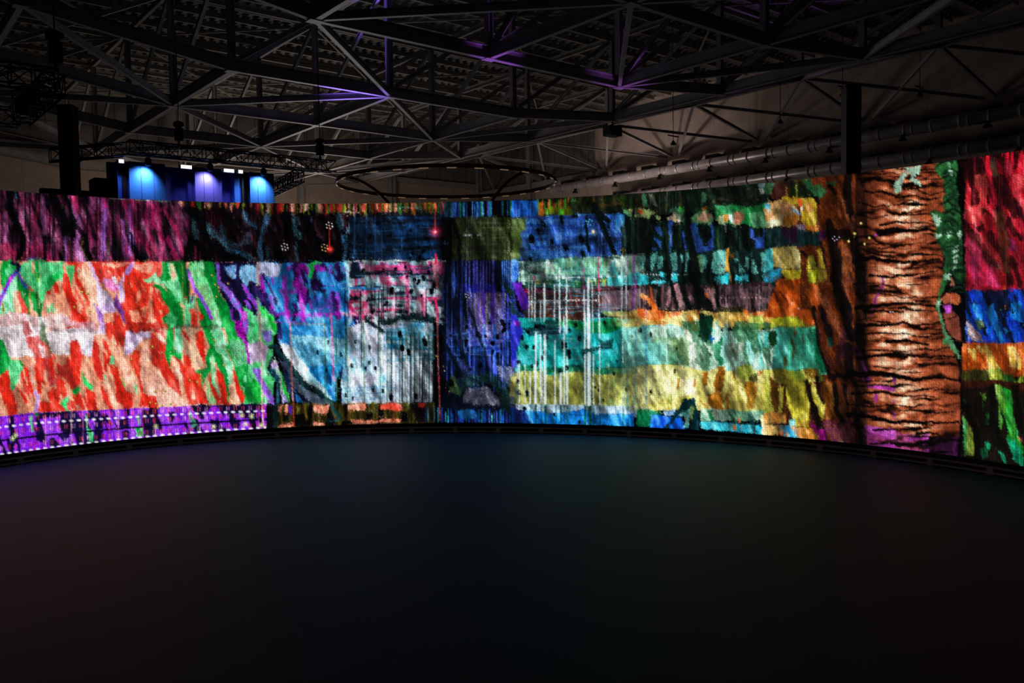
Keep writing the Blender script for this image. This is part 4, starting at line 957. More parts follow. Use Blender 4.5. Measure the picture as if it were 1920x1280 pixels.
P('1130,540 1180,540 1190,630 1150,640', (40, 50, 220), r=2)
HL(826, 960, 620, 672, 44, (36, 110, 210), (20, 70, 160), 20, 70, 1.8, .6, 19); VL(845, 966, 625, 720, 46, (40, 110, 220), (30, 40, 160), 1.5, .6, 20, 26)
Z(720, 590, 5.567)
S('850,60 900,240', 40, (120, 130, 190), (60, 60, 120), r=4, vt=('fine', .4), a=.8); S('920,60 960,220', 30, (110, 110, 150), r=4, vt=('fine', .4), a=.7)
S('740,40 900,80 960,160 1000,300', 30, K, r=4, a=.7)
P('700,680 860,640 1100,600 1260,720 1320,860 1336,980 1280,960 1180,780 1040,740 900,760 820,840 780,900 700,800', (8, 20, 24), (26, 60, 56), r=6, n='fine')
P('880,780 1000,770 1060,770 1160,830 1220,960 1140,980 1080,960 960,950 920,930 840,960 820,900', (120, 124, 150), (20, 22, 34), r=6, n='soft')
P('880,780 1160,830 1220,960 820,950', (170, 170, 196), (10, 12, 20), r=5, n='fine', a=.45)
P('1180,540 1336,560 1336,800 1290,780 1220,660', (150, 160, 190), (10, 14, 30), r=4, n='fine')
S('700,660 760,840 700,760', 60, (10, 30, 24), (60, 80, 40), r=6, n='fine')
for x in np.arange(795, 975, 2.4):
    if r_.random() < .25: continue
    c_ = [(40, 90, 230), (30, 130, 220), (50, 40, 150), (60, 190, 220), (10, 16, 40), (20, 50, 120)][int(r_.random() * 6)]
    line(x, r_.uniform(768, 784), x, 796, 1.9, c_, .85)
S('820,1060 920,1060', 100, (60, 170, 220), (30, 110, 190), r=2, n='v', a=.6)
for x, y in [(850, 285), (1235, 330), (1200, 425), (610, 730), (700, 735), (890, 390), (590, 245), (1325, 70)]: S('%d,%d %d,%d' % (x, y - 12, x, y + 14), 56, K, r=2, j=.4)
S('1230,890 1290,1000 1336,1060', 60, (8, 22, 24), (30, 60, 60), r=4, n='fine')
S('553,20 562,300 566,500 575,800 585,1140', 11, (226, 70, 80), (240, 150, 150), r=0, n='v', a=.9); dot(570, 685, 2.4, (255, 60, 110)); flower(880, 395 - 390, (0, 0, 0), .01)
Z(720, 370, 5.567); flower(880, 1020, (220, 210, 220), .9); S('470,520 680,470', 1, K, a=0)
S('1230,880 1290,960 1336,1010', 50, (6, 14, 14), (20, 44, 40), r=3, n='fine')
beads_ = [(545, 440), (560, 445), (620, 550), (630, 600), (650, 740), (680, 820)]
Z(720, 590, 5.567)
for x, y in beads_: dot(x, y, 1.3, (230, 200, 110))
# --- centre right: blue weave, lattice, turquoise and straw cloth
r_ = np.random.default_rng(44)
VL(838, 966, 560, 710, 32, (60, 130, 240), (70, 70, 210), 1.8, .75, 21, 40); HL(832, 950, 600, 680, 24, (50, 130, 220), (120, 150, 220), 12, 60, 1.6, .7, 22);
BL(836, 962, 600, 700, 16, 2.5, 6, 24)
for t, w in [((845, 560, 862, 640, 880, 700), 7), ((880, 580, 905, 650, 915, 700), 5), ((838, 650, 860, 700, 900, 720), 8)]:
    Z(0, 0, 1); S('%d,%d %d,%d %d,%d' % t, w, (4, 6, 12), (12, 24, 40), n='fine', r=4, a=.85)
VL(842, 876, 492, 560, 10, (60, 60, 190), (60, 110, 210), 1.6, .7, 23, 14)
F(965, 1210, 340, [(965, 403), (1090, 399), (1210, 392)], (10, 16, 14), (30, 30, 16), 'soft')
for x in np.arange(1004, 1210, 2.0):
    t0 = float(np.interp(x, IMG_X, IMG_TOP)); u = r_.random()
    if u < .35: continue
    c_ = [(60, 150, 30), (190, 90, 30), (90, 160, 40), (140, 60, 30), (30, 110, 40)][int(r_.random() * 5)]; k = 1 if x < 1075 else .42
    line(x, t0 + r_.uniform(0, 12), x, t0 + 28, 2, [v * k for v in c_], .85)
Z(960, 370, 5.567)
P('-10,30 270,30 270,200 150,200 -10,205', (24, 70, 180), (40, 130, 230), 'v' and 2, n='v', a=.9)
for x in (30, 60, 100, 180, 210): S('%d,40 %d,200' % (x, x), 10, (20, 24, 90), r=0, a=.8)
P('270,40 330,40 330,190 280,190', (90, 170, 40), (200, 80, 40), n='v', r=2); S('300,45 300,180', 16, (210, 80, 50), r=2, a=.6, n='fine'); P('340,110 560,100 640,170 350,185', (70, 160, 30), (100, 60, 20), n='v', r=4)
P('560,40 1140,30 1140,170 820,160 600,130', (6, 10, 8), (30, 36, 20), n='soft', r=5, a=.85); P('900,60 1140,50 1140,80 920,90', (110, 80, 30), r=4, a=.6, n='fine', c2=(20, 20, 10))
F(975, 1170, [(975, 408), (1090, 399), (1170, 400)], [(975, 492), (1200, 474)], (32, 62, 150), (56, 120, 196), 'h', r=2, m=.55 + .5 * con(N_V * .6 + N_FINE * .6, .2, .8))
F(975, 1170, 402, 490, (10, 14, 34), None, m=con(vnoise(22, 16, 91) * .7 + N_FINE * .25 + .2 * N_ISO, .66, .85) * .9)
F(975, 1170, 405, 488, (80, 150, 220), None, m=con(vnoise(40, 5, 92) * .7 + N_FINE * .3, .68, .85) * .75)
VL(980, 1165, 405, 484, 50, (110, 150, 230), (60, 100, 200), 1.2, .5, 31, 14)
for t in ['-10,215 140,210 160,330 100,350 90,520 70,650 -10,650']: P(t, (96, 116, 60), (34, 50, 20), n='fine', r=5)
S('-10,600 70,600', 40, (140, 160, 100), r=4, n='fine', a=.5)
F(1165, 1215, 402, 478, (12, 30, 24), (6, 8, 10), 'v', r=4); VL(1165, 1200, 400, 478, 12, (50, 110, 90), (90, 110, 160), 1.2, .6, 32, 10)
P('1090,170 1180,180 1180,270 1110,330 1090,300', (50, 130, 180), (36, 80, 160), n='v', r=4, a=.9); P('1140,130 1336,120 1336,190 1200,190', (90, 180, 120), (210, 170, 110), n='soft', r=4, a=.9)
for t, w in [('860,70 910,180 940,280', 60), ('930,160 1020,240', 50), ('950,300 990,400 1040,500 1090,620', 60), ('1080,560 1130,720 1130,800 1110,900 1100,1000 1080,1160', 52), ('1200,200 1230,560', 50), ('300,220 350,290', 34), ('505,190 515,270', 36), ('630,185 660,190', 40), ('720,400 750,460', 50), ('780,180 790,400 800,560', 26), ('730,560 740,600', 40), ('1280,-20 1270,190', 30)]:
    S(t, w, (4, 6, 10), (8, 20, 18), r=3, n='fine')
for x, y, k in [(280, 345, 44), (200, 430, 60), (190, 640, 44), (425, 445, 40), (560, 520, 44), (1010, 295, 24), (105, 770, 46), (290, 800, 44), (88, 700, 30), (45, 865, 34), (315, 930, 40), (270, 655, 34), (760, 690, 36), (845, 680, 30), (920, 780, 44), (660, 640, 24), (580, 1180, 70), (905, 1145, 46), (300, 1165, 50), (505, 930, 26), (340, 1020, 20)]:
    S('%d,%d %d,%d' % (x, y - k * .25, x + 6, y + k * .3), k, (3, 5, 8), r=2, j=.5)
dot(850, 352, 2.6, (250, 220, 180), glow=.25); 
for x, y in [(775, 240), (800, 245), (838, 238), (790, 272), (820, 282), (812, 225)]: dot(x, y, 1.3, (90, 200, 220))
for x, y in [(1140, 545), (1160, 530), (1185, 545), (1160, 560)]: dot(x, y, 1.3, (210, 170, 60))
# lattice band
L0 = [(968, 490), (1030, 484), (1160, 478), (1210, 474)]
F(972, 1210, L0, 532, (130, 190, 160), (210, 226, 210), 'soft', r=2)
F(972, 1165, L0, 526, (16, 60, 60), (10, 24, 30), 'h', m=con(vnoise(26, 7, 93) * .6 + N_FINE * .25 + .25 * N_V, .52, .68) * .92)
F(1040, 1140, 483, 515, (40, 160, 160), (110, 170, 120), 'v', m=.55)
VL(1040, 1140, 482, 500, 22, (170, 170, 80), (70, 120, 70), 1.6, .8, 33, 4)
P('130,870 240,860 560,850 1000,830 1000,920 580,950 340,940 130,930', (14, 90, 50), (10, 50, 40), r=4)
P('1000,830 1200,790 1336,780 1336,890 1160,910 1000,920', (40, 200, 210), (120, 220, 220), r=4, n='fine'); P('1030,700 1100,660 1120,820 1040,800', (120, 210, 210), (60, 160, 170), n='fine', r=4)
HL(1030, 1140, 500, 540, 40, (20, 140, 150), (170, 220, 220), 10, 50, 1.5, .75, 34); HL(975, 1060, 490, 534, 30, (40, 160, 190), (230, 240, 240), 8, 40, 1.8, .8, 35)
S('250,890 400,885', 6, (230, 200, 60), r=0); S('780,865 1010,860', 6, (230, 200, 60), r=0)
for x in (255, 275, 680, 820, 875, 960, 975): S('%d,850 %d,905' % (x, x), 6, (230, 200, 60), r=0)
for x in (400, 470, 540, 600, 700, 930, 1000, 1065, 1130, 1180): dot(x, 835 - (x - 400) * .02, 3.2, (240, 246, 246), 2.2)
P('130,940 340,950 600,930 1080,920 1090,1180 1000,1180 600,1290 130,1290', (96, 40, 28), (40, 30, 34), r=3, n='v')
P('130,940 340,950 340,985 130,980', (160, 30, 60), (60, 20, 40), r=3); HL(1000, 1120, 552, 600, 40, (190, 80, 40), (100, 60, 60), 4, 16, 2.4, .7, 36)
P('940,980 1340,940 1340,1180 1200,1160 940,1170', (150, 130, 134), (110, 90, 110), n='fine', r=4); VL(1130, 1200, 545, 578, 26, (190, 90, 100), (150, 190, 190), 1.6, .7, 37, 6)
HL(985, 1120, 530, 600, 60, (226, 236, 242), (40, 120, 170), 20, 80, 1.6, .8, 38); HL(970, 1130, 520, 596, 36, (10, 60, 90), (40, 190, 200), 12, 50, 2, .8, 39)
S('120,1085 400,1075 560,1070 880,1070', 12, (240, 240, 246), r=1); S('120,1085 200,1110 500,1090', 7, (220, 220, 230), r=1); S('1010,940 1340,920', 10, (150, 30, 70), (60, 20, 40), r=2)
S('130,985 420,985', 8, (226, 60, 130), r=0, a=.9); S('740,690 745,935 800,940', 7, (226, 40, 140), r=0); S('905,620 908,970', 12, (214, 30, 100), r=0); S('1275,590 1275,800 1290,900 1275,1010 1270,1180', 14, (220, 50, 190), (120, 70, 200), r=1); S('235,820 240,880', 12, (240, 50, 140), r=0)
for x, y0, wd in [(178, 820, 8), (210, 860, 8), (240, 900, 14), (300, 1080, 10), (340, 900, 22), (445, 900, 10), (497, 740, 14), (570, 850, 12), (755, 950, 14), (797, 840, 26), (840, 880, 8), (910, 980, 8), (1150, 590, 7), (1195, 650, 7)]:
    S('%d,%d %d,%d' % (x, y0, x, 1290), wd, (236, 244, 248), (200, 226, 232), n='soft', r=.4, a=.92)
P('-10,880 100,880 160,1050 150,1190 100,1180 40,1000', (70, 40, 180), (110, 40, 170), n='soft', r=4); P('-10,650 75,650 60,860 30,900 -10,860', (40, 90, 210), (70, 140, 230), n='fine', r=3)
P('-10,1000 30,1150 130,1250 200,1300 -10,1300', (6, 14, 18), (20, 60, 70), n='fine', r=4); S('0,1060 60,1180 150,1260', 18, (40, 60, 180), r=3, vt=('fine', .4))
P('930,1180 1150,1180 1336,1170 1336,1230 1000,1240', (210, 180, 120), (90, 130, 80), n='soft', r=4)
# turquoise
Z(960, 590, 5.567)
F(966, 1340, 596, 706, (24, 160, 160), (46, 196, 190), 'iso', r=1, m=con(GX, 962, 978))
F(966, 1170, 612, 700, (90, 210, 210), (16, 110, 130), 'soft', m=con(vnoise(40, 24, 95), .55, .9) * .7)
P('460,60 600,40 660,60 740,90 900,60 1140,30 1160,140 960,190 800,190 680,170 600,130 480,130', (12, 110, 60), (16, 150, 80), r=3, n='soft')
P('340,60 480,40 480,140 360,160', (20, 80, 70), (10, 50, 50), r=4)
P('480,10 760,-10 760,80 620,60 480,60', (110, 50, 34), (60, 40, 36), n='v', r=3)
P('130,130 300,110 480,150 560,210 300,230 150,200', (8, 28, 40), (20, 70, 80), r=5, n='h')
P('-20,-10 60,0 130,160 60,300 50,560 -20,560', (24, 40, 170), (60, 60, 200), n='fine', r=5); P('20,40 100,60 100,120 40,110', (150, 40, 180), r=4, a=.7)
P('700,380 860,340 1000,250 1050,240 1040,340 900,370 760,430', (8, 40, 44), (16, 90, 90), r=6, n='fine'); P('900,250 1040,230 1040,300 960,310', (16, 60, 60), r=6, a=.7)
P('80,520 240,540 420,560 600,520 860,560 1160,540 1160,620 900,635 600,600 380,640 100,610 60,600', (10, 96, 76), (16, 130, 84), r=3); S('560,540 700,545 860,555 920,560 1160,540', 9, (4, 50, 40), r=2); S('620,520 760,545', 26, (8, 60, 56), r=3)
P('1150,80 1336,40 1336,520 1160,520', (140, 220, 200), (90, 210, 196), n='soft', r=3); P('1180,90 1336,60 1336,130 1180,110', (210, 226, 120), (90, 190, 120), r=4); P('1160,240 1336,200 1336,300 1170,330', (150, 190, 150), (80, 170, 150), r=6, a=.7)
HL(970, 1110, 610, 672, 50, (40, 110, 170), (120, 220, 226), 14, 60, 1.4, .7, 41)
# straw
STRAW, STRAW2 = (176, 176, 84), (146, 160, 80)
F(966, 1340, [(966, 702), (980, 698), (1010, 698), (1030, 706), (1070, 699), (1100, 699), (1120, 704), (1170, 700), (1340, 690)], [(966, 762), (1340, 768)], STRAW, STRAW2, 'soft')
F(1020, 1340, 690, 768, (240, 236, 170), (220, 220, 130), 'iso', m=con(GX, 1120, 1230) * .85)
F(966, 1200, 696, 764, (120, 120, 50), (170, 150, 60), 'fine', m=con(N_SOFT * .6 + N_FINE * .4, .55, .8) * .6)
F(1140, 1200, 700, 764, (250, 246, 200), (90, 130, 60), 'soft', m=con(N_SOFT * .7 + N_FINE * .3, .5, .6) * .7)
for t in ['-20,630 80,610 60,800 60,940 -20,950']: P(t, (150, 140, 60), (60, 90, 110), r=4)
P('190,620 560,610 580,640 570,940 200,940', STRAW, STRAW2, r=1, a=.0)
S('365,850 420,950', 40, (110, 120, 50), r=6, a=.6)
# sky-blue hem
F(966, 1225, 762, 782, (190, 206, 222), (140, 190, 210), 'v'); F(1195, 1240, 770, 800, (20, 140, 90), (10, 100, 60), 'v')
P('140,1015 300,1030 380,1050 600,1020 750,1000 830,1040 900,1050 1280,1040 1280,1170 140,1170', (24, 120, 226), (40, 160, 250), n='iso', r=2); S('300,1035 440,1055 620,1020 760,1005 850,1050 1100,1050 1280,1040', 6, (10, 60, 110), r=1)
P('-20,1010 130,1010 200,1170 -20,1170', (20, 20, 60), (10, 60, 140), n='v', r=4); HL(1060, 1110, 778, 796, 12, (10, 60, 130), None, 10, 40, 1.5, .7, 43)
P('-20,960 60,960 50,1010 -20,1010', (60, 70, 110), (20, 24, 50), n='fine', r=4)
for x, wd, a_, b_ in [(75, 9, 520, 940), (138, 9, 530, 930), (190, 12, 600, 950), (250, 16, 190, 540), (245, 26, 540, 940), (300, 12, 210, 940), (318, 6, 560, 950), (345, 26, 220, 950), (450, 10, 270, 950), (500, 18, -20, 190), (508, 22, 620, 950), (545, 10, 20, 950), (570, 16, -10, 200), (575, 18, 600, 950), (575, 12, 440, 530), (760, 16, -10, 350), (762, 16, 420, 950), (800, 34, -10, 340), (803, 36, 410, 950), (845, 8, 0, 190), (850, 10, 420, 950), (915, 12, -10, 240), (918, 8, 310, 950), (1160, 6, 60, 500)]:
    S('%d,%d %d,%d' % (x, a_, x + 2, b_), wd, (240, 248, 250), (200, 226, 236), n='soft', r=.4, a=.95)
for x, wd in [(195, 10), (250, 16), (310, 10), (352, 22), (460, 8), (512, 14), (550, 8), (578, 14), (765, 22), (812, 34), (855, 10), (920, 10), (1165, 10), (1212, 8)]:
    S('%d,955 %d,1165' % (x, x), wd, (10, 70, 80), (16, 90, 70), n='soft', r=.4, a=.9)
VL(1085, 1100, 700, 764, 5, (226, 236, 210), None, 1.2, .6, 44, 4); VL(970, 1160, 700, 764, 20, (190, 200, 140), (230, 236, 220), 1.2, .4, 45, 10)
for x, wd in [(1163, 9), (1205, 12), (1285, 20)]: S('%d,%d %d,940' % (x, 60 if x > 1200 else 560, x), wd, (40, 140, 200), (130, 210, 220), n='fine', r=0, a=.85)
VL(1190, 1200, 600, 764, 5, (230, 240, 230), (60, 160, 190), 1.2, .6, 46, 10); S('1160,840 1336,835', 12, (244, 244, 220), r=2, a=.7)
for x, y, k in [(245, 115, 34), (330, 125, 30), (160, 175, 36), (100, 245, 34), (155, 345, 36), (228, 355, 34), (340, 410, 36), (310, 460, 30), (265, 515, 34), (68, 500, 34), (360, 245, 34), (548, 315, 60), (595, 385, 44), (602, 440, 34), (700, 250, 42), (660, 105, 36), (600, 170, 26), (505, 590, 40), (575, 555, 36), (55, 705, 34), (65, 830, 36), (155, 835, 44), (130, 990, 36), (210, 545, 28), (1145, 460, 22), (1095, 480, 20), (1255, 220, 22), (1325, 160, 30), (875, 765, 22), (910, 795, 24), (850, 850, 20), (1200, 785, 24), (435, 1060, 26), (960, 900, 18), (970, 85, 24), (1105, 70, 24), (835, 890, 16), (1060, 610, 26), (700, 1140, 26)]:
    S('%d,%d %d,%d' % (x, y - k * .2, x + 5, y + k * .3), k, (3, 8, 12), r=2, j=.5)
for x, y in [(1003, 540), (445, 728)]: dot(x, y, 2.4, (252, 232, 190), glow=.2)
HL(985, 1080, 600, 700, 16, (226, 246, 246), None, 14, 60, 1.2, .8, 47)

# --- right of centre: dark folds over motifs
Z(1200, 340, 5.12)
FR(1195, 1445, 335, [(1195, 403), (1445, 388)], (6, 14, 10), (20, 34, 22), 'soft')
HL(1330, 1420, 352, 390, 50, (90, 110, 80), (140, 60, 50), 4, 14, 1.2, .6, 51, .6); VL(1200, 1300, 362, 400, 14, (60, 90, 60), (130, 90, 60), 1.4, .5, 52, 10)
P('20,120 60,110 90,230 40,240', (70, 120, 90), (30, 60, 40), n='fine', r=4); P('90,110 130,120 170,240 130,220', (110, 100, 90), (40, 70, 50), n='fine', r=4); P('590,90 640,130 640,200 600,220', (80, 130, 90), (30, 60, 40), n='fine', r=4); P('370,120 400,140 400,230 360,240', (90, 80, 50), r=4, n='fine', c2=(20, 30, 20))
P('1140,30 1229,10 1229,120 1160,130', (40, 130, 130), (190, 150, 140), n='fine', r=5)
P('-20,270 60,260 120,280 200,330 190,350 90,340 40,350 -20,310', (236, 214, 150), (90, 150, 90), n='fine', r=4); P('-20,275 40,275 30,310 -20,310', (220, 90, 40), r=2)
P('270,360 340,300 400,310 390,380 280,385', (226, 180, 150), (120, 120, 100), n='fine', r=4); P('360,270 380,235 420,260 420,300 370,300', (60, 180, 50), r=3); P('300,270 400,250 470,340 440,400 300,300', (60, 110, 80), (20, 40, 30), n='soft', r=5, a=.7)
P('490,350 560,300 640,280 710,340 690,400 500,400', (70, 130, 90), (120, 170, 110), n='fine', r=4); P('560,350 620,290 690,330 650,390 580,380', (210, 180, 180), (170, 120, 60), n='fine', r=4); P('600,260 640,230 660,265 620,280', (220, 100, 40), r=3)
P('720,230 900,220 1000,240 1229,200 1229,440 1080,430 1000,400 800,420 720,360', (20, 110, 50), (50, 130, 80), n='v', r=4); P('730,360 790,310 850,350 830,410 760,400', (226, 216, 160), (140, 180, 120), n='fine', r=3); P('800,310 850,300 850,380 830,380', (210, 110, 40), r=3); P('850,310 890,310 900,380 870,370', (220, 220, 230), r=3)
P('900,290 990,290 1010,340 960,400 900,400', (130, 90, 80), (200, 130, 90), n='fine', r=4); P('1030,300 1229,260 1229,430 1090,430', (110, 180, 130), (70, 140, 90), n='v', r=4); P('1180,260 1229,220 1229,300', (220, 150, 90), r=3); P('500,260 700,240 720,300 640,270 520,300', (14, 60, 30), r=4, a=.6)
# blue gaps
FR(1195, 1445, [(1195, 405), (1290, 418), (1445, 424)], [(1195, 478), (1300, 474), (1360, 466), (1445, 462)], (4, 8, 8), (14, 34, 22), 'v', r=3)
for t in ['130,420 200,440 240,500 240,530 180,500', '130,530 200,560 200,660 180,600', '280,385 330,380 310,660 290,680 295,500', '415,470 440,470 455,650 440,640', '490,395 570,400 570,460 600,610 700,610 690,680 540,690 520,560 500,540', '690,400 715,400 710,620 650,620 650,570 690,520', '1060,440 1100,440 1100,530 1190,520 1180,440 1200,440 1200,640 1110,640 1110,550 1070,530', '110,640 150,630 150,680']:
    P(t, (40, 62, 160), (56, 104, 190), n='v', r=3, a=.9)
S('545,410 555,480', 20, (40, 130, 200), r=3, vt=('fine', .3)); P('720,420 800,410 800,640 720,650', (24, 60, 34), (10, 24, 16), n='v', r=3, a=.9); S('825,400 840,620', 16, (110, 100, 130), r=2, vt=('v', .3)); VL(1210, 1420, 410, 466, 30, (60, 90, 80), (40, 50, 90), 1.2, .5, 53, 20)
# embroidered teal row
FR(1195, 1460, [(1195, 476), (1300, 472), (1360, 464), (1460, 462)], [(1195, 530), (1460, 532)], (20, 50, 44), (12, 20, 20), 'fine', r=2)
for t in ['-20,720 30,740 40,820 10,830 -20,800', '100,700 160,680 150,760 120,860 105,800', '300,680 350,670 360,850 310,850', '380,700 410,680 410,760 390,760', '440,680 470,670 460,860 440,860', '540,690 620,690 640,770 600,860 560,850', '690,680 800,650 830,680 840,850 740,880 680,850 690,760', '900,740 950,740 930,790', '960,780 1010,840 1020,870 960,870', '1010,700 1050,720 1050,850 1020,800', '1160,680 1229,650 1229,800 1180,840', '160,720 220,720 220,820 170,840', '1060,660 1100,780 1150,860 1070,860']:
    P(t, (120, 200, 190), (60, 130, 120), n='fine', r=4)
F(1200, 1440, 486, 516, (8, 14, 16), None, m=(N_FINE > .72).astype(np.float32) * .7)
P('530,690 590,690 600,860 570,860', (110, 150, 90), r=3, a=.7); P('820,640 850,640 860,850 900,940 880,960 850,860 825,840', (226, 170, 70), (200, 130, 40), n='fine', r=3); P('860,690 910,690 910,730 870,730', (200, 130, 40), r=4, n='fine', c2=(60, 50, 30))
for t in ['-20,880 80,890 90,980 -20,990', '310,860 370,870 370,960 310,970', '100,950 340,950 330,975 110,985', '720,920 780,890 860,860 870,920 840,980 720,960', '920,900 1050,880 1050,940 920,940', '1180,880 1229,880 1229,920', '200,860 240,860 230,910 200,900']:
    P(t, (30, 180, 200), (80, 210, 220), n='soft', r=3)
for x in range(0, 460, 30): dot(x + 10, 885, 1.4, (220, 236, 236))
# rose row
FR(1195, 1460, [(1195, 532), (1460, 530)], [(1195, 578), (1300, 580), (1460, 582)], (60, 50, 54), (20, 16, 18), 'd', r=2)
VL(1200, 1450, 538, 576, 90, (170, 90, 96), (130, 130, 130), 1.8, .75, 54, 14); F(1350, 1455, 534, 576, (150, 120, 124), (110, 80, 90), 'fine', m=con(N_SOFT, .3, .6) * .8)
for t in ['340,980 400,980 410,1160 380,1200 350,1100', '290,1000 320,1010 300,1160 260,1200', '620,1010 720,1000 720,1060 640,1060', '650,1060 690,1050 740,1190 710,1210', '460,1060 490,1090 470,1160']: P(t, (140, 130, 130), (180, 110, 116), n='fine', r=4)
for x in range(440, 1229, 38): dot(x, 1105 + 8 * math.sin(x), 1.6, (220, 170, 180))
S('680,985 1229,965', 9, (130, 20, 40), (50, 10, 20), n='fine', r=1); P('620,1050 650,1060 660,1100 630,1090', (230, 110, 30), r=3)
S('10,1080 60,1120 110,1180 150,1250', 30, (220, 96, 40), (236, 130, 60), r=4, n='fine', w2=50); S('92,1000 105,1090 120,1150', 16, (226, 110, 50), r=3, n='fine', c2=(150, 60, 30))
for t, w in [('110,1000 180,1040 170,1180', 50), ('310,960 350,1200', 30), ('400,960 430,1110 490,1200', 50), ('530,900 580,1060 660,1200 700,1290', 80), ('480,460 500,600 540,760 570,900', 60), ('730,960 740,1060 770,1200', 40), ('450,240 470,400 470,560', 60), ('210,380 260,700 250,860', 40), ('130,330 110,500 60,660', 60), ('20,380 80,700', 40), ('360,400 380,680', 40), ('580,430 620,480 630,600', 50), ('870,420 920,640', 70), ('1000,440 1040,640', 50), ('280,850 270,960', 44), ('420,780 430,960', 34), ('490,700 500,940', 40), ('660,820 660,930', 30), ('890,880 900,960', 24), ('1060,700 1070,940', 24), ('560,990 560,1240', 70)]:
    S(t, w, (4, 6, 6), (10, 20, 16), n='fine', r=4, a=.93)
P('760,1180 1000,1190 1000,1250 760,1260', (20, 40, 20), (70, 50, 30), n='fine', r=5)
# orange edge and pale green cloth
Z(1200, 580, 5.333)
FR(1170, 1465, [(1170, 582), (1300, 580), (1465, 585)], [(1170, 612), (1260, 606), (1300, 616), (1465, 606)], (236, 214, 130), (214, 150, 60), 'd', r=3)
for t in ['-20,-10 130,0 170,100 130,110 40,90 -20,70', '140,0 260,10 250,90 160,110', '260,0 300,20 320,80 280,60', '300,0 420,0 400,40 320,60', '560,-10 620,30 600,60', '1040,-10 1110,0 1080,60 1050,60', '1130,0 1250,10 1230,40 1150,50']: P(t, (214, 90, 40), (236, 140, 70), n='d', r=4)
P('500,50 590,160 600,210 480,200 450,80', (190, 120, 30), (170, 110, 40), n='fine', r=3); P('160,110 270,110 260,150 180,160', (190, 120, 50), r=3); P('410,50 470,40 500,200 440,190', (250, 240, 170), r=3); P('530,50 640,100 620,140 560,110', (240, 236, 180), r=3); P('1110,70 1180,40 1250,60 1230,190 1120,170', (226, 226, 120), (160, 190, 80), r=4)
PG, PG2 = (150, 200, 180), (190, 220, 200)
FR(1195, 1465, [(1195, 612), (1240, 608), (1270, 608), (1310, 622), (1465, 612)], [(1195, 684), (1260, 682), (1330, 694), (1465, 690)], PG, PG2, 'd', r=2)
F(1250, 1445, 600, 694, (36, 100, 70), (60, 110, 70), 'soft', m=con(N_D * .6 + N_D2 * .5, .52, .62) * .85, r=3)
P('-20,280 270,310 290,540 -20,545', (110, 206, 200), (150, 216, 190), n='d', r=4); P('110,270 330,280 440,250 430,330 300,330 130,350', (110, 150, 110), (150, 190, 150), r=6, a=.7)
P('290,290 460,260 520,330 500,560 420,560 360,420', (80, 120, 70), (130, 160, 110), n='soft', r=5, a=.85); P('450,190 500,200 520,320 470,310', (230, 236, 210), r=3); P('490,340 560,320 580,440 600,540 600,600 500,600', (200, 214, 196), (170, 190, 160), n='d', r=4)
P('600,40 740,40 720,200 640,330 580,240 620,160', (6, 60, 34), (10, 30, 24), r=5, n='fine'); P('740,130 790,100 810,200 780,280 710,270 740,190', (200, 226, 210), (60, 150, 100), n='soft', r=4); P('680,230 740,260 720,310 680,280', (20, 90, 150), r=4)
P('590,370 640,360 640,520 600,480', (170, 190, 180), r=4); P('630,320 700,360 740,470 770,580 750,620 710,600 720,480 680,400', (226, 236, 214), (180, 220, 200), r=4); P('740,330 830,260 840,540 780,560', (20, 90, 56), (30, 120, 80), r=4)
P('830,180 890,120 880,300 850,400 870,520 910,590 870,700 850,560 800,430', (120, 206, 190), (180, 226, 210), r=4); P('880,330 940,320 1060,300 1040,420 960,480 900,460', (190, 196, 180), (60, 110, 80), n='soft', r=5); P('1070,300 1150,290 1180,400 1150,520 1090,520', (150, 210, 196), (110, 196, 180), n='d', r=4); P('1190,230 1230,220 1230,440 1245,580 1215,560 1200,400', (110, 210, 196), r=3)
P('1040,180 1100,200 1190,380 1180,440 1100,300', (30, 80, 50), r=4, a=.85); P('1150,200 1200,240 1240,500 1200,400', (40, 90, 60), r=4, a=.7); P('540,340 640,340 700,440 700,600 620,600 560,500', (40, 84, 50), r=5, a=.6)
S('-20,550 110,550 300,540', 7, (80, 130, 90), r=1); S('-20,630 50,615 180,610 350,640', 7, (110, 140, 80), r=1); S('1130,600 1280,590', 10, (60, 60, 30), r=1, a=.0)
# straw cloth with brown folds
FR(1195, 1465, [(1195, 684), (1260, 682), (1330, 694), (1465, 690)], [(1195, 770), (1320, 768), (1465, 776)], (226, 216, 130), (200, 190, 90), 'd', r=2)
P('-20,560 420,560 600,640 560,830 420,860 -20,960', (236, 232, 160), (226, 226, 150), n='d', r=5, a=.9); P('420,680 550,660 560,840 440,850', (246, 236, 190), r=6, a=.8)
BR, BR2 = (150, 90, 26), (180, 120, 40)
for t in ['620,610 690,610 670,760 640,740 610,680', '770,570 850,570 850,620 810,800 830,900 790,1000 700,960 690,840 740,820 750,700', '1070,700 1170,710 1170,850 1130,980 1060,960 1080,860 1050,760', '840,820 870,840 900,1000 860,990', '910,560 960,680 930,670', '590,880 680,950 720,1000 640,940', '385,700 410,690 400,780 370,830', '545,690 570,700 560,780 545,770', '1000,520 1030,580 1030,620', '860,720 930,790 920,810', '1170,590 1230,610 1180,660', '790,920 830,960 830,1000 800,990', '1240,1000 1290,1020 1290,1080']:
    P(t, BR, BR2, n='fine', r=4)
P('690,600 780,590 740,700 760,820 700,780 680,700', (236, 230, 150), r=4); P('960,560 1090,540 1160,620 1080,690 1000,690', (180, 190, 80), (150, 170, 70), n='d', r=4); P('1100,640 1170,620 1170,710 1090,700', (60, 60, 26), r=4); P('270,850 310,860 300,960 260,960', (150, 160, 50), r=6, a=.8); P('430,880 480,870 460,960 430,960', (140, 150, 40), r=6, a=.8)
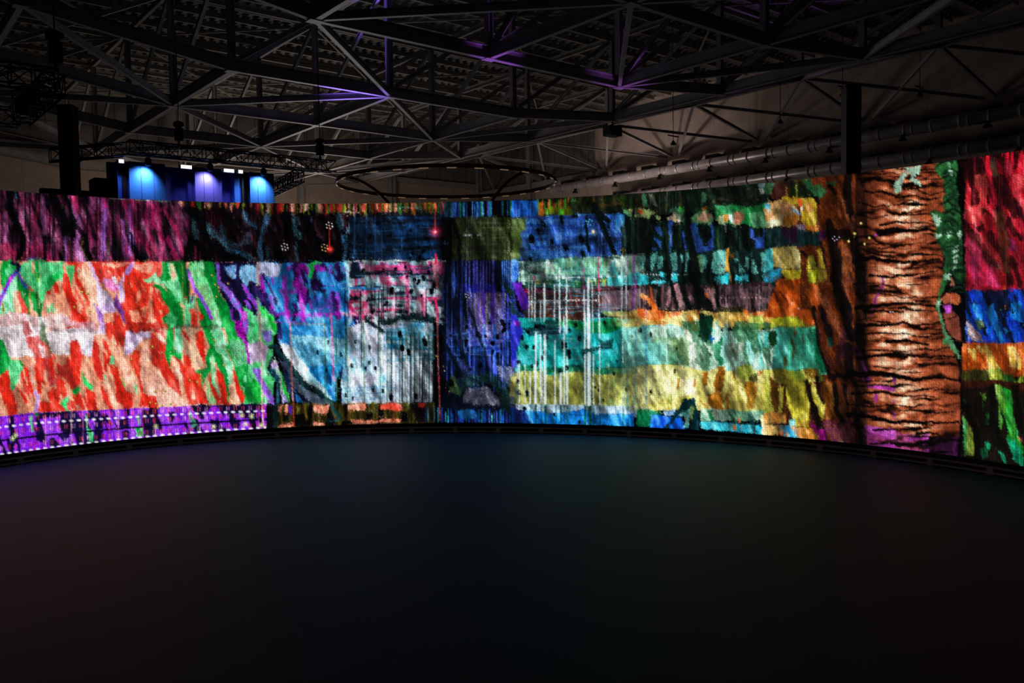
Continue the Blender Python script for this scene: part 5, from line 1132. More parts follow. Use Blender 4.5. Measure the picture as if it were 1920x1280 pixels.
F(1370, 1465, 712, 766, (120, 100, 30), (150, 140, 50), 'd', m=con(N_D * .5 + N_FINE * .5, .5, .7) * .7); S('360,640 440,690 600,680 640,690', 7, (150, 140, 70), r=2, a=.7)
for x, y, k in [(108, 245, 26), (5, 205, 24), (105, 825, 30), (370, 385, 20), (355, 610, 20), (180, 980, 0)]:
    if k: S('%d,%d %d,%d' % (x, y - 8, x + 3, y + 10), k, (6, 16, 14), r=2, j=.5)
dot(180, 982, 2.2, (250, 226, 170), glow=.2); S('60,-20 62,1010', 8, (60, 130, 220), r=0, a=.75); S('65,1010 68,1170', 8, (160, 230, 220), r=0, n='fine', c2=(60, 150, 140))
# hem
P('-20,1010 110,1000 100,1180 -20,1170', (20, 140, 80), (14, 110, 70), r=3, n='v'); P('100,1060 160,1050 330,1080 420,1090 450,1200 110,1200', (24, 80, 210), (30, 130, 240), r=3, n='v'); P('240,1010 360,1000 350,1060 260,1060', (130, 170, 210), r=4)
P('450,880 560,870 580,1000 600,1120 600,1230 500,1220 500,1130 550,960 420,1020 360,1100 280,1220 250,1200 330,1080', (10, 60, 70), (6, 30, 34), r=5, n='fine'); P('380,1060 500,980 510,1030 480,1180 440,1180 450,1090', (90, 200, 200), (160, 220, 210), r=4); P('500,950 550,950 530,1090 510,1090', (190, 190, 110), (60, 110, 50), r=3)
P('600,990 1290,1000 1290,1090 610,1120', (190, 220, 200), (60, 130, 90), n='d', r=3); P('610,1120 800,1120 1020,1140 1290,1150 1290,1240 1060,1225 620,1190', (40, 190, 220), (110, 220, 236), n='v', r=2); P('670,1010 720,1010 740,1120 690,1110', (30, 100, 60), r=4); P('870,1010 940,1080 980,1130 910,1100', (30, 90, 60), r=4); P('1080,1010 1140,1060 1160,1220 1130,1220', (20, 80, 80), r=3, a=.8); P('920,1150 960,1140 970,1200 930,1200', (214, 140, 80), r=2); P('980,1070 1010,1090 1000,1130 980,1130', (226, 140, 90), r=2)
S('600,1120 1000,1125 1290,1155', 6, (20, 90, 110), r=1, a=.7); P('1220,1030 1300,1050 1300,1250 1230,1240', (246, 214, 150), r=3)
# --- right: brown fur, straw and teal patches
Z(1440, 320, 4.74)
FUR, FUR2 = (124, 52, 18), (34, 16, 10)
F(1455, 1640, 315, 862, FUR, FUR2, 'fine', m=con(GX + DX * 10, 1440, 1500))
F(1500, 1640, 315, 862, (160, 80, 30), (60, 30, 14), 'fine', m=con(N_D * .6 + N_SOFT * .4, .5, .8) * .6)
F(1436, 1500, 318, [(1436, 366), (1500, 366)], (16, 30, 16), (60, 30, 20), 'fine', r=3)
P('40,100 200,90 190,240 60,250 20,200', (70, 24, 20), (20, 16, 12), n='fine', r=4); P('-20,120 60,110 40,200 -20,220', (50, 100, 60), (20, 40, 24), n='fine', r=4)
P('290,70 380,80 470,110 520,180 490,230 420,210 340,150', (60, 120, 70), (20, 50, 30), n='fine', r=4); P('510,90 610,80 600,120 530,110', (40, 110, 60), n='fine', r=4, c2=(20, 40, 20)); P('370,60 500,50 490,90 410,130', (130, 50, 24), (60, 30, 16), n='fine', r=3)
P('200,90 290,100 390,170 440,230 300,230 200,220', (8, 14, 8), (20, 30, 14), n='fine', r=4)
S('260,120 265,220', 16, (120, 120, 40), r=3, vt=('fine', .3)); S('170,140 180,230', 14, (120, 90, 40), r=3, vt=('fine', .3))
P('130,240 300,230 420,230 440,300 430,520 360,520 300,440 280,300 150,290', (180, 160, 40), (140, 110, 40), n='fine', r=4); P('320,280 400,270 410,340 350,370', (190, 90, 40), r=4, n='fine', c2=(150, 140, 60))
P('-20,280 120,260 220,290 270,340 280,420 250,480 110,490 -20,470', (200, 180, 140), (180, 120, 60), n='soft', r=5); P('110,300 220,290 210,380 130,380', (236, 180, 130), (200, 120, 80), n='fine', r=4); P('-20,290 30,290 20,320 -20,330', (60, 160, 190), r=3); P('210,320 260,340 300,390 250,370', (80, 150, 190), r=3); P('270,240 300,240 310,320 290,340', (210, 80, 40), r=3); P('290,310 310,300 315,340 295,350', (230, 220, 230), r=2)
P('150,390 270,390 260,480 140,470', (190, 120, 40), (140, 80, 30), n='fine', r=4); P('-20,430 130,440 120,490 -20,490', (220, 210, 170), r=4, n='fine', c2=(150, 160, 120)); P('260,480 340,480 330,530 270,540', (160, 150, 160), (90, 70, 100), n='fine', r=4); P('320,470 440,490 440,530 370,530', (190, 90, 30), r=4, n='fine', c2=(150, 110, 40))
P('-20,500 470,530 480,650 300,660 -20,670', (16, 40, 38), (10, 24, 26), n='v', r=3); P('110,510 280,500 270,620 180,620', (70, 24, 70), (24, 14, 30), n='fine', r=5); P('450,530 560,520 560,600 470,600', (80, 24, 70), (24, 10, 24), n='fine', r=5); VL(1440, 1532, 430, 462, 24, (50, 100, 90), (60, 60, 100), 1.2, .5, 61, 10)
P('40,670 200,660 260,650 280,700 280,890 200,860 120,870 60,840 40,760', (196, 176, 110), (150, 130, 70), n='d', r=4); P('230,680 280,680 290,870 240,880', (190, 190, 130), r=3, n='fine', c2=(160, 140, 90)); P('-20,680 50,680 60,860 -20,880', (60, 190, 200), (100, 210, 210), n='fine', r=4); P('-20,880 150,870 120,960 40,980 -20,960', (40, 160, 200), (60, 60, 60), n='soft', r=4)
P('130,870 290,870 280,950 170,960 130,910', (170, 180, 40), (190, 150, 50), n='fine', r=3); P('360,740 400,750 440,860 440,980 370,980 350,860', (150, 140, 60), (160, 160, 40), n='fine', r=3); P('440,690 470,680 520,850 540,960 450,980', (150, 140, 60), (140, 110, 30), n='fine', r=3); P('370,860 440,870 440,980 370,980', (160, 166, 30), n='fine', r=2, c2=(120, 130, 30))
S('120,862 560,862', 6, (70, 30, 20), r=1)
ORG, ORG2 = (190, 84, 26), (150, 60, 20)
P('110,960 280,950 290,1290 -40,1290 40,1100', ORG, ORG2, n='fine', r=4); P('370,980 460,990 470,1290 390,1200', (170, 74, 24), (120, 50, 18), n='fine', r=3); P('50,1200 270,1190 270,1290 40,1290', (200, 120, 50), ORG, n='fine', r=5)
for t, w in [('70,1060 90,1150', 18), ('110,1060 170,1140', 16)]: S(t, w, (90, 30, 14), r=2)
# big dark folds
for t, w, w2 in [('720,-20 710,200 740,350 800,480 850,560', 70, 60), ('540,440 560,560 590,700 610,900 600,960', 60, 90), ('610,620 620,900 630,1060 690,1200 720,1290', 90, 90), ('800,120 800,300', 30, 26), ('560,560 660,560 760,560', 80, 100), ('430,230 450,290', 40, 30), ('550,130 620,200', 50, 30), ('690,900 720,1000', 26, 16), ('840,560 850,900 850,1100', 70, 100), ('480,620 500,780 530,850', 26, 16), ('470,1200 480,1290', 50, 60), ('400,1200 410,1290', 44, 60), ('300,700 350,760', 26, 20), ('790,600 820,1000', 120, 60)]:
    S(t, w, (6, 5, 5), (20, 12, 10), n='fine', r=4, w2=w2, a=.95)
S('700,960 830,1060', 60, (110, 30, 90), (40, 20, 30), r=5, n='fine', a=.6, vt=('fine', .35)); S('660,640 690,780 700,900', 50, (140, 66, 26), (60, 26, 14), r=4, n='fine', a=.8)
S('700,960 740,1090 800,1250', 70, (130, 54, 24), (60, 26, 14), r=4, n='fine', a=.8); S('720,480 760,540', 30, (130, 54, 24), (60, 26, 14), r=3, n='fine'); S('760,400 770,470', 24, (120, 60, 26), r=3, n='fine', c2=FUR2)
Z(1440, 580, 4.571)
P('40,-20 400,-20 400,100 300,130 200,60 60,70 30,40', ORG, (150, 66, 24), n='fine', r=3)
P('20,70 100,60 200,50 300,70 320,130 230,150 120,130 30,150', (170, 180, 50), (150, 150, 40), n='fine', r=3); P('310,100 420,110 420,170 320,150', (110, 100, 30), (80, 50, 20), n='fine', r=4)
P('60,140 330,140 420,130 440,200 450,320 500,480 510,550 470,550 400,490 320,500 240,510 130,490 40,500 40,400 80,300', (84, 190, 160), (60, 150, 120), n='d', r=3); P('380,150 430,140 440,260 510,540 460,540 410,440', (20, 110, 70), (10, 80, 50), n='soft', r=3); P('60,160 140,150 160,300 140,470 50,490', (120, 200, 190), n='d', r=4, c2=(90, 180, 170))
F(1450, 1530, 610, 690, (30, 110, 90), None, m=con(N_D * .5 + N_FINE * .5, .58, .75) * .6)
for t, w in [('235,140 240,210', 22), ('205,240 225,320 220,410', 26), ('300,200 310,280', 14), ('140,400 150,470', 24)]: S(t, w, (90, 50, 24), (40, 90, 60), r=3, n='fine')
P('20,170 70,170 70,300 20,320', (16, 50, 30), r=4); P('-20,170 20,180 10,310 -20,310', (90, 200, 190), r=3)
P('40,500 140,490 240,515 330,500 420,500 480,570 480,600 100,595 60,560', (120, 140, 50), (140, 120, 40), n='d', r=3); P('300,520 350,490 430,500 440,560 360,600', (100, 60, 24), (140, 120, 40), n='fine', r=4)
P('100,595 380,600 340,640 360,820 360,960 250,990 180,830 150,650', (180, 170, 56), (150, 140, 44), n='d', r=3); P('380,600 420,640 440,740 490,800 480,940 420,860 370,680', (170, 160, 50), (140, 130, 40), n='fine', r=3); P('480,610 570,610 580,880 540,940 490,940', (140, 84, 26), (110, 60, 20), n='fine', r=4)
P('100,660 140,650 130,870 90,880', (190, 180, 70), r=3); P('-20,500 20,510 50,870 -20,880', (190, 190, 80), r=3); P('20,560 100,620 90,860 60,900 40,800', (110, 70, 24), (70, 40, 16), n='fine', r=3); P('140,720 180,830 180,930 140,920', (50, 24, 14), (100, 60, 20), n='fine', r=3)
P('-20,870 160,890 170,960 -20,970', (230, 190, 110), (200, 120, 50), n='d', r=3); P('180,930 330,940 350,1000 250,980 190,970', (180, 150, 50), r=3); P('190,920 240,920 240,990 190,980', (90, 180, 180), r=3)
P('80,980 150,980 250,990 250,1090 170,1080 90,1050', (20, 130, 180), (190, 110, 60), n='soft', r=4); P('160,970 190,980 250,1090 180,1090', (30, 150, 200), r=4); P('-20,970 80,980 90,1070 -20,1070', (236, 200, 120), (210, 140, 70), n='d', r=3); P('250,990 370,1000 440,1060 440,1130 260,1100', (180, 150, 50), (200, 110, 60), n='fine', r=3)
P('350,940 420,1000 500,1010 490,1130 430,1120 430,1060 370,1010', (190, 30, 150), (130, 24, 100), n='fine', r=4); P('470,940 760,950 800,1150 640,1190 500,1140', (104, 24, 84), (34, 14, 28), n='fine', r=6, a=.8, vt=('fine', .3)); P('620,1120 680,1130 660,1170', (60, 60, 30), r=3)
S('240,990 430,1010', 6, (40, 30, 16), r=1); S('-20,970 80,965', 6, (60, 40, 20), r=1)
for t, w, w2 in [('390,-20 430,110 450,260 510,400 560,560', 46, 90), ('470,20 520,130 560,200', 60, 90), ('650,-20 690,120 720,200 830,200', 60, 120), ('690,300 700,470 740,620', 80, 60), ('800,150 820,300 880,500', 100, 60), ('430,570 440,700 470,800', 36, 20), ('330,610 350,700 390,820 440,980', 40, 60), ('590,650 590,850 640,960', 50, 40), ('670,640 690,900', 40, 16), ('740,860 780,1000 830,1150 880,1210', 50, 90), ('560,540 680,570', 50, 60), ('440,960 470,1000', 30, 20)]:
    S(t, w, (6, 5, 6), (22, 12, 14), n='fine', r=4, w2=w2, a=.95)
P('520,210 570,230 580,300 540,290', (8, 50, 40), r=3)
S('420,20 470,180 480,320', 40, (130, 56, 26), (60, 26, 16), r=4, n='fine', a=.8); S('500,340 560,460 570,520', 56, (120, 56, 28), (40, 16, 18), r=4, n='fine', a=.8); S('540,60 600,140 620,230', 80, (130, 60, 26), (50, 24, 16), r=5, n='fine', a=.8)
S('750,320 790,400 830,560 860,580', 60, (120, 30, 120), (40, 16, 40), r=5, n='fine', a=.85); S('760,380 770,570', 50, (150, 74, 30), (80, 36, 18), r=4, n='fine', a=.8); S('650,180 640,330 620,420', 60, (70, 24, 60), (20, 10, 20), r=6, n='fine', a=.6)
S('700,600 720,720 760,800', 40, (140, 60, 28), (60, 26, 16), r=4, n='fine', a=.8); S('620,620 650,780 680,900 720,940', 40, (130, 56, 26), (60, 26, 16), r=4, n='fine', a=.8)
beads('380,545 330,570')
# --- copper column of crumpled cloth
def colx(pairs): return np.interp(GY[:, 0], [q[1] for q in pairs], [q[0] for q in pairs])[:, None]
cl = colx([(1604, 300), (1606, 420), (1622, 480), (1628, 560), (1625, 640), (1632, 700), (1612, 780), (1622, 830), (1640, 880)])
cr = colx([(1772, 300), (1775, 400), (1768, 440), (1772, 520), (1762, 580), (1790, 640), (1800, 700), (1803, 880)])
body = con(GX + DX * 5, cl - 3, cl + 6) * con(-(GX + DX * 5), -(cr + 3), -(cr - 3))
COP, COP2, COP3 = (172, 78, 42), (250, 190, 150), (78, 28, 12)
wob = (fbm(40, 60, 101) - .5) * 26 + 4 * np.sin(GX / 23)
cr1 = fbm(46, 7, 102, o=4); 
def vn2(sx, sy, seed):
    r = np.random.default_rng(seed); g = r.random((int((AH + 120) / sy) + 3, int(AW / sx) + 3)).astype(np.float32)
    u = (GX - AX0) / sx; v = (GY - AY0 + wob + 60) / sy; iu = u.astype(int); iv = np.maximum(v.astype(int), 0); fu = u - iu; fv = v - iv; fu = fu * fu * (3 - 2 * fu); fv = fv * fv * (3 - 2 * fv)
    return (g[iv, iu] * (1 - fu) + g[iv, iu + 1] * fu) * (1 - fv) + (g[iv + 1, iu] * (1 - fu) + g[iv + 1, iu + 1] * fu) * fv
h1 = vn2(60, 9, 103) * .55 + vn2(24, 4.5, 104) * .3 + vn2(10, 3, 105) * .15
lightband = np.clip(.35 + .65 * np.exp(-((GX - colx([(1712, 300), (1690, 480), (1706, 560), (1690, 700), (1735, 880)])) / 34) ** 2) + .35 * np.exp(-((GX - 1655) / 14) ** 2), 0, 1.1)
lum = con(h1, .27, .62) * lightband * (.7 + .6 * con(fbm(22, 12, 107), .3, .7))
w = (slice(0, AH), slice(1590 - AX0, 1815 - AX0))
A_ = IM[w]; b_ = (body * 1.0)[w][..., None]; q_ = lum[w][..., None]
c_ = np.where(q_ < .45, col(COP3) + (col(COP) - col(COP3)) * q_ / .45, col(COP) + (col(COP2) - col(COP)) * (q_ - .45) / .55)
A_ += b_ * (c_ - A_)
F(1600, 1660, 320, 620, (70, 26, 12), None, m=body * con(-GX, -1660, -1610) * .6)
P_ = lambda *a, **k: P(*a, **k)
Z(1680, 280, 4.267)
# pink at the foot
for t in ['-220,1480 0,1500 150,1560 80,1620 -60,1640 -200,1600']: pass
Z(1680, 570, 4.0)
F(1612, 1745, [(1612, 800), (1680, 810), (1745, 818)], 880, (200, 70, 190), (120, 30, 110), 'd2', m=body * (.3 + .7 * con(h1, .3, .6))); F(1740, 1806, [(1740, 818), (1806, 816)], 880, (60, 14, 56), (24, 10, 24), 'fine', m=body)
S('230,980 235,1200', 46, (214, 90, 200), r=3, n='d2', c2=(160, 50, 150), a=.9); S('450,1000 460,1170', 30, (120, 30, 110), (50, 14, 50), r=4, n='fine', a=.9)
Z(1440, 580, 4.571); P('810,980 1097,1030 1097,1110 1000,1080 860,1050', (206, 80, 200), (170, 60, 160), n='d2', r=4)
P('980,1030 1040,1000 1097,1020 1097,1060 1000,1060', (214, 90, 206), r=4, a=.8)
for t in ['800,560 880,580 860,590', '830,620 930,640 1000,650 1097,640 1097,690 960,680 860,660', '910,690 940,690 950,770 910,790', '1060,560 1097,570 1097,620 1060,600', '1080,760 1097,760 1097,800', '1080,870 1097,870 1097,930 1080,920', '820,1060 860,1090 960,1120 960,1150 860,1110', '980,1120 1097,1150 1097,1190 1000,1160', '920,1180 960,1200 960,1230 900,1210', '1010,1200 1097,1210 1097,1225']: P(t, (200, 60, 190), (130, 30, 120), n='d2', r=4, a=.9)
Z(1440, 320, 4.74); P('960,550 1030,510 1040,530 1000,570 960,570', (190, 60, 180), r=2); S('1020,940 1030,1020 960,1130 920,1250', 26, (160, 40, 150), (90, 20, 80), r=4, n='fine', a=.8)
# torn dark slits across the column (traced)
Z(1680, 280, 4.267)
SL = [('-260,260 -180,230 -60,250 100,290 200,330 300,360 400,330', 18), ('-240,330 -120,330 30,380 150,370 230,380', 14), ('-120,660 0,640 140,640 240,630 330,640', 36), ('-120,600 0,580 130,570 250,580 320,600', 14), ('-330,880 -180,860 0,890 130,885 260,880 350,870', 30), ('-330,830 -160,830 -20,840 100,820 300,830', 9), ('-200,1000 -40,1010 80,985 220,980 340,960', 16), ('-320,1150 -140,1140 40,1170 220,1170 340,1180', 10), ('-320,1250 -100,1240 0,1230 160,1220 330,1250 420,1240 520,1230', 26), ('-260,120 -160,150 -60,130 60,160 150,190 220,210', 14), ('-280,180 -180,200 -60,190 20,200', 12), ('200,160 350,150', 10), ('240,240 380,230', 8), ('30,500 240,480', 8), ('30,430 100,400 260,440', 9), ('-280,420 -150,450 30,430', 10), ('-300,520 -200,540 -60,520', 10), ('-340,1070 -200,1060 -60,1080', 9), ('100,1070 280,1060', 7), ('300,500 400,500', 10), ('-300,760 -100,740 60,760 200,740', 8), ('200,770 360,780', 8), ('0,940 300,930', 7), ('-330,940 -150,930', 8)]
for t, wd in SL: S(t, wd * .8, (5, 3, 3), r=3, j=.6, w2=wd * .5); S(t, wd * 1.45, (5, 3, 3), r=3, j=.6, w2=wd * .25)
Z(1680, 570, 4.0)
SL = [('-230,40 -80,50 60,50', 20), ('-260,140 -100,150 60,130 150,150 240,145 330,120', 20), ('-280,200 -60,210 120,220 280,245 370,235', 10), ('-60,270 100,270 200,285 260,290', 24), ('-300,330 -100,340 120,350', 12), ('230,320 300,345 400,310 440,330', 12), ('-280,390 -60,370 100,380 280,390 380,380 470,385', 20), ('-340,510 -160,510 0,530 160,560 240,540 380,550 490,555', 34), ('-300,600 -120,600 60,610', 12), ('-320,660 -100,650 60,680 220,680 300,690', 14), ('-360,740 -200,760 0,740 120,770', 12), ('240,720 330,700', 9), ('-360,830 -220,830 -60,870 140,890 240,875 360,890 470,885', 26), ('230,810 330,810 440,800', 14), ('-160,940 0,930 160,950', 14), ('160,970 260,965 370,985', 20), ('-200,1040 0,1030 100,1050', 10), ('40,1050 200,1045 300,1050', 10), ('-120,1100 0,1090 140,1110', 14), ('180,1140 370,1135', 9), ('-280,100 -140,90', 8), ('-160,460 0,480 160,490', 9), ('300,640 450,630', 8), ('-280,560 -100,570', 9), ('20,790 180,790', 7), ('-320,900 -240,920', 14)]
for t, wd in SL: S(t, wd * .8, (5, 3, 3), r=3, j=.6, w2=wd * .5); S(t, wd * 1.45, (5, 3, 3), r=3, j=.6, w2=wd * .25)
F(1608, 1800, 320, 870, (6, 3, 3), None, m=body * con(-h1, -.37, -.28) * .9)
rs = np.random.default_rng(91); Z(0, 0, 1)
for k in range(44):
    y = 318 + 545 * (k + rs.random()) / 44; L = rs.uniform(25, 85); xa = rs.uniform(1618, 1770 - L * .5); wd = rs.uniform(2.5, 6.5); t = rs.uniform(-4, 4)
    S('%f,%f %f,%f' % (xa + L / 2, y, xa, y + t), wd, (6, 3, 3), r=2.5, j=.5, w2=.6); S('%f,%f %f,%f' % (xa + L / 2, y, xa + L, y + rs.uniform(-4, 4)), wd, (6, 3, 3), r=2.5, j=.5, w2=.6)
F(1525, 1628, 320, 870, (0, 0, 0), None, m=con(N_D * .6 + N_D2 * .5, .5, .75) * .6 * con(GX, 1525, 1570))
F(1606, 1640, 320, 870, (0, 0, 0), None, m=con(-GX, -1640, -1606) * .6)
# green ribbon beside the column
Z(1680, 280, 4.267)
P('330,130 380,80 500,90 510,140 490,250 510,350 490,420 550,520 560,640 530,700 560,860 550,920 600,1040 540,1060 440,960 400,1000 460,1000 420,1080 350,1170 360,1280 330,1280 340,1140 380,1040 400,960 400,860 360,740 320,660 330,600 300,540 280,500 330,480 400,520 380,400 400,330 380,240 350,190', (40, 110, 50), (16, 50, 26), n='soft', r=4)
for t in ['80,160 200,120 200,180 150,210 100,180', '-20,280 60,200 110,180 40,320 -20,340', '100,240 150,210 200,250 210,310 150,250', '290,510 330,510 370,570 370,600 340,600', '330,650 380,660 370,690 340,690', '420,660 460,640 450,680 420,690', '390,1010 440,980 450,1030 400,1050', '460,760 500,760 500,960 470,960', '340,1220 370,1180 350,1280', '500,640 530,640 530,700 500,690', '440,100 460,160 450,240 430,180']: P(t, (206, 226, 210), (110, 170, 130), n='fine', r=4, j=2)
rg = np.random.default_rng(77)
for i in range(30):
    y = 302 + i * 9.2 + rg.uniform(-4, 4); x = float(np.interp(y, [300, 420, 520, 560], [1772, 1782, 1795, 1800])) + rg.uniform(-6, 6); L = rg.uniform(.5, 1.1)
    S_old = list(TR); Z(0, 0, 1); S('%f,%f %f,%f %f,%f' % (x - 9 * L, y + rg.uniform(-2, 3), x + 5, y - rg.uniform(2, 6), x + 20 * L, y + rg.uniform(-2, 5)), rg.uniform(1.6, 5), (5, 14, 8), r=4, n='soft', c2=(20, 60, 34)); TR[:] = S_old
P('360,1190 420,1130 520,1180 530,1230 400,1230', (170, 90, 60), COP, n='d', r=4); P('380,1240 450,1240 440,1270 400,1270', (180, 60, 180), r=3); P('460,1000 480,1080 440,1090', (170, 100, 80), r=3)
Z(1680, 570, 4.0)
P('310,-20 350,60 380,170 430,260 480,340 500,400 480,400 420,310 380,240 340,120', (120, 180, 140), (30, 100, 50), n='fine', r=3); P('360,60 430,40 480,80 520,200 500,280 440,250 390,160', (150, 76, 56), (100, 40, 26), n='fine', r=4); P('370,20 420,10 420,50 380,70', (190, 70, 190), r=3); S('360,110 480,80', 8, K, r=2); S('420,260 500,270', 8, K, r=2)
P('360,250 400,270 400,300 370,290', (60, 140, 80), r=3)
F(1800, 1812, 290, 880, K, None, m=con(-np.abs(GX - colx([(1806, 300), (1806, 500), (1818, 560), (1806, 700), (1806, 880)]) + DX * 4), -11, -6), r=0) if False else None
S('500,80 520,300 500,560 500,800 495,1180', 36, K, r=4, a=.95); Z(1680, 280, 4.267); S('535,60 530,400 560,660 560,900', 40, K, r=4, a=.9); S('600,1040 570,1160 540,1290', 50, K, r=5)
# --- far right: red, blue, orange and green threads
F(1811, 1984, 260, 541, (180, 20, 34), (214, 40, 60), 'd', r=3, m=con(GX, 1808, 1816))
F(1811, 1984, 260, 536, (14, 4, 6), None, m=con(N_D * .75 + N_D2 * .5, .78, .92) * con(GX, 1811, 1820) * .9)
Z(1680, 280, 4.267)
P('610,200 700,160 740,260 720,470 720,580 640,600 560,560 560,480 640,440 660,400 620,280', (230, 50, 60), (240, 100, 90), n='soft', r=5); P('930,220 990,190 1024,240 1024,480 980,420 940,320', (214, 50, 66), (230, 90, 90), n='soft', r=5); P('870,530 960,540 1024,600 1024,690 960,660', (220, 60, 70), r=5, n='soft', c2=(190, 30, 50)); P('560,700 690,720 760,900 790,1000 860,1090 640,1090 560,960', (214, 40, 70), (200, 60, 120), n='v', r=5); P('880,700 980,740 990,820 900,790', (210, 50, 90), (170, 50, 120), n='soft', r=5); P('560,270 600,300 600,470 560,480', (206, 40, 50), r=4); P('700,620 740,700 780,800 870,900 910,960 880,1010 760,900', (200, 40, 50), (170, 40, 40), n='v', r=5); P('880,90 940,80 940,180 890,220', (226, 90, 110), (190, 30, 60), n='v', r=3); P('930,820 980,900 990,960 950,950', (200, 40, 60), r=5)
for t, w in [('560,120 600,260 640,420', 50), ('560,600 660,680 720,820 800,920', 50), ('760,680 830,780 900,900 930,1080', 60), ('830,240 900,400 960,500', 110), ('900,560 960,680 1024,700', 50), ('650,110 690,180', 40), ('800,60 780,120', 70), ('820,280 840,600', 40), ('940,860 1010,1090', 40), ('990,20 970,150', 30), ('870,60 870,170', 14), ('700,460 800,560', 20)]: S(t, w, (16, 4, 6), (50, 12, 14), n='fine', r=5, a=.9)
P('740,60 800,90 820,200 780,220 750,140', (60, 90, 60), (60, 24, 20), n='fine', r=5); P('780,480 860,460 900,700 940,1000 860,980 830,700', (110, 40, 30), (60, 60, 30), n='fine', r=6, a=.75); P('820,900 840,940 820,960', (120, 190, 160), r=2); P('860,1080 890,1080 885,1130 870,1130', (220, 90, 40), r=2)
P('560,640 700,660 820,820 900,960 800,1000 700,860 580,820', (90, 70, 50), (170, 40, 60), n='fine', r=6, a=.4)
VL(1811, 1920, 290, 535, 60, (230, 70, 90), (60, 8, 16), 1.6, .4, 71, 60); VL(1920, 1984, 260, 535, 30, (230, 70, 90), (60, 8, 16), 1.6, .4, 72, 60); F(1811, 1984, 255, 310, (10, 4, 6), None, m=con(cols(73, 3), .3, .5) * con(-GY, -312, -290) * .85)
F(1812, 1984, 541, 642, (8, 12, 26), (14, 30, 70), 'soft', r=2); F(1812, 1984, 541, 642, (20, 90, 200), (30, 60, 210), 'soft', r=3, m=con(N_D + N_SOFT * .2, .62, .74))
Z(1680, 570, 4.0)
for t in ['560,0 640,-20 660,80 640,120', '680,60 740,-20 760,80 790,180 820,280 780,270 740,180', '850,60 960,60 960,130 880,100', '880,-20 960,-20 960,100 900,80', '800,170 850,180 840,230']: P(t, (24, 100, 220), (40, 150, 210), n='v', r=4)
P('520,120 570,150 650,220 670,280 580,270', (110, 130, 200), (220, 160, 110), n='fine', r=4); P('600,90 660,130 640,200 600,140', (90, 130, 80), (60, 60, 40), n='fine', r=5, a=.8); P('830,-20 870,40 790,30', (20, 20, 20), r=4)
F(1806, 1984, 641, 704, (190, 70, 24), (206, 96, 30), 'fine', r=3)
for t in ['590,310 680,300 720,380 780,450 800,500 700,480 660,380', '840,310 910,310 960,430 960,500 880,460', '540,330 600,330 610,420 580,410']: P(t, (236, 200, 110), (230, 170, 70), n='v', r=4)
P('700,490 800,490 840,540 920,560 960,520 960,590 880,580 820,590 700,590', (190, 190, 70), (120, 150, 50), n='v', r=5); P('500,480 700,500 700,600 500,590', (60, 40, 20), (60, 80, 30), n='fine', r=5); P('800,500 870,510 920,570 840,580', (40, 90, 30), r=5)
F(1806, 1984, 716, 900, (12, 12, 8), (30, 20, 14), 'fine', r=5)
P('500,550 960,580 960,640 700,620 500,610', (90, 30, 20), (30, 14, 10), n='fine', r=5)
P('760,620 870,640 880,730 900,860 930,960 960,1080 960,1240 920,1160 830,1020 860,960 780,800 750,700', (40, 130, 40), (30, 160, 60), n='v', r=4); P('740,600 800,610 830,760 810,900 780,960 760,800', (140, 170, 60), (60, 130, 40), n='v', r=4); P('830,1000 900,1040 960,1160 960,1250 900,1180', (20, 160, 110), (30, 180, 130), n='fine', r=4)
P('500,830 540,870 580,960 590,1140 520,1140 510,960', (30, 130, 80), (150, 160, 60), n='v', r=3); P('545,950 580,950 590,1140 550,1140', (170, 170, 60), r=3, n='v', c2=(120, 150, 60)); P('630,660 660,670 680,700 650,720', (90, 140, 50), r=4); P('500,690 530,740 540,760 510,740', (20, 110, 60), r=4); P('670,1020 710,1040 720,1090 690,1090', (30, 150, 100), r=4); P('770,1120 810,1130 850,1200 830,1210', (30, 170, 120), r=4); P('680,820 700,830 700,900 680,890', (30, 110, 50), r=4, a=.8); P('640,730 660,740 650,780', (50, 120, 50), r=3); P('640,1080 700,1080 690,1150 640,1140', (16, 110, 70), r=4, a=.7)
for t, w in [('520,760 600,920 620,1160', 50), ('720,620 740,800 740,1000 800,1090', 60), ('900,620 940,860 960,960', 50), ('790,800 860,960', 20)]: S(t, w, (6, 8, 6), r=5, a=.9)
P('930,1000 960,1010 960,1040 930,1030', (160, 50, 30), r=3); VL(1812, 1984, 545, 860, 60, (0, 0, 0), None, 1.4, .4, 74, 120)
for x, y, c_ in [(790, 35, (60, 190, 130)), (755, 65, (230, 180, 150)), (825, 5, (230, 150, 120))]: dot(x, y, 1.5, c_)
Z(1440, 320, 4.74)
for x, y in [(835, 458), (778, 548), (725, 615), (908, 585), (865, 640)]: dot(x, y, 2.2, (226, 210, 120))
for x, y in [(580, 590), (600, 575), (620, 600), (600, 610), (640, 580), (1090, 1245), (1110, 1240), (215, 1170), (275, 1210)]: dot(x, y, 1.3, (200, 190, 210))
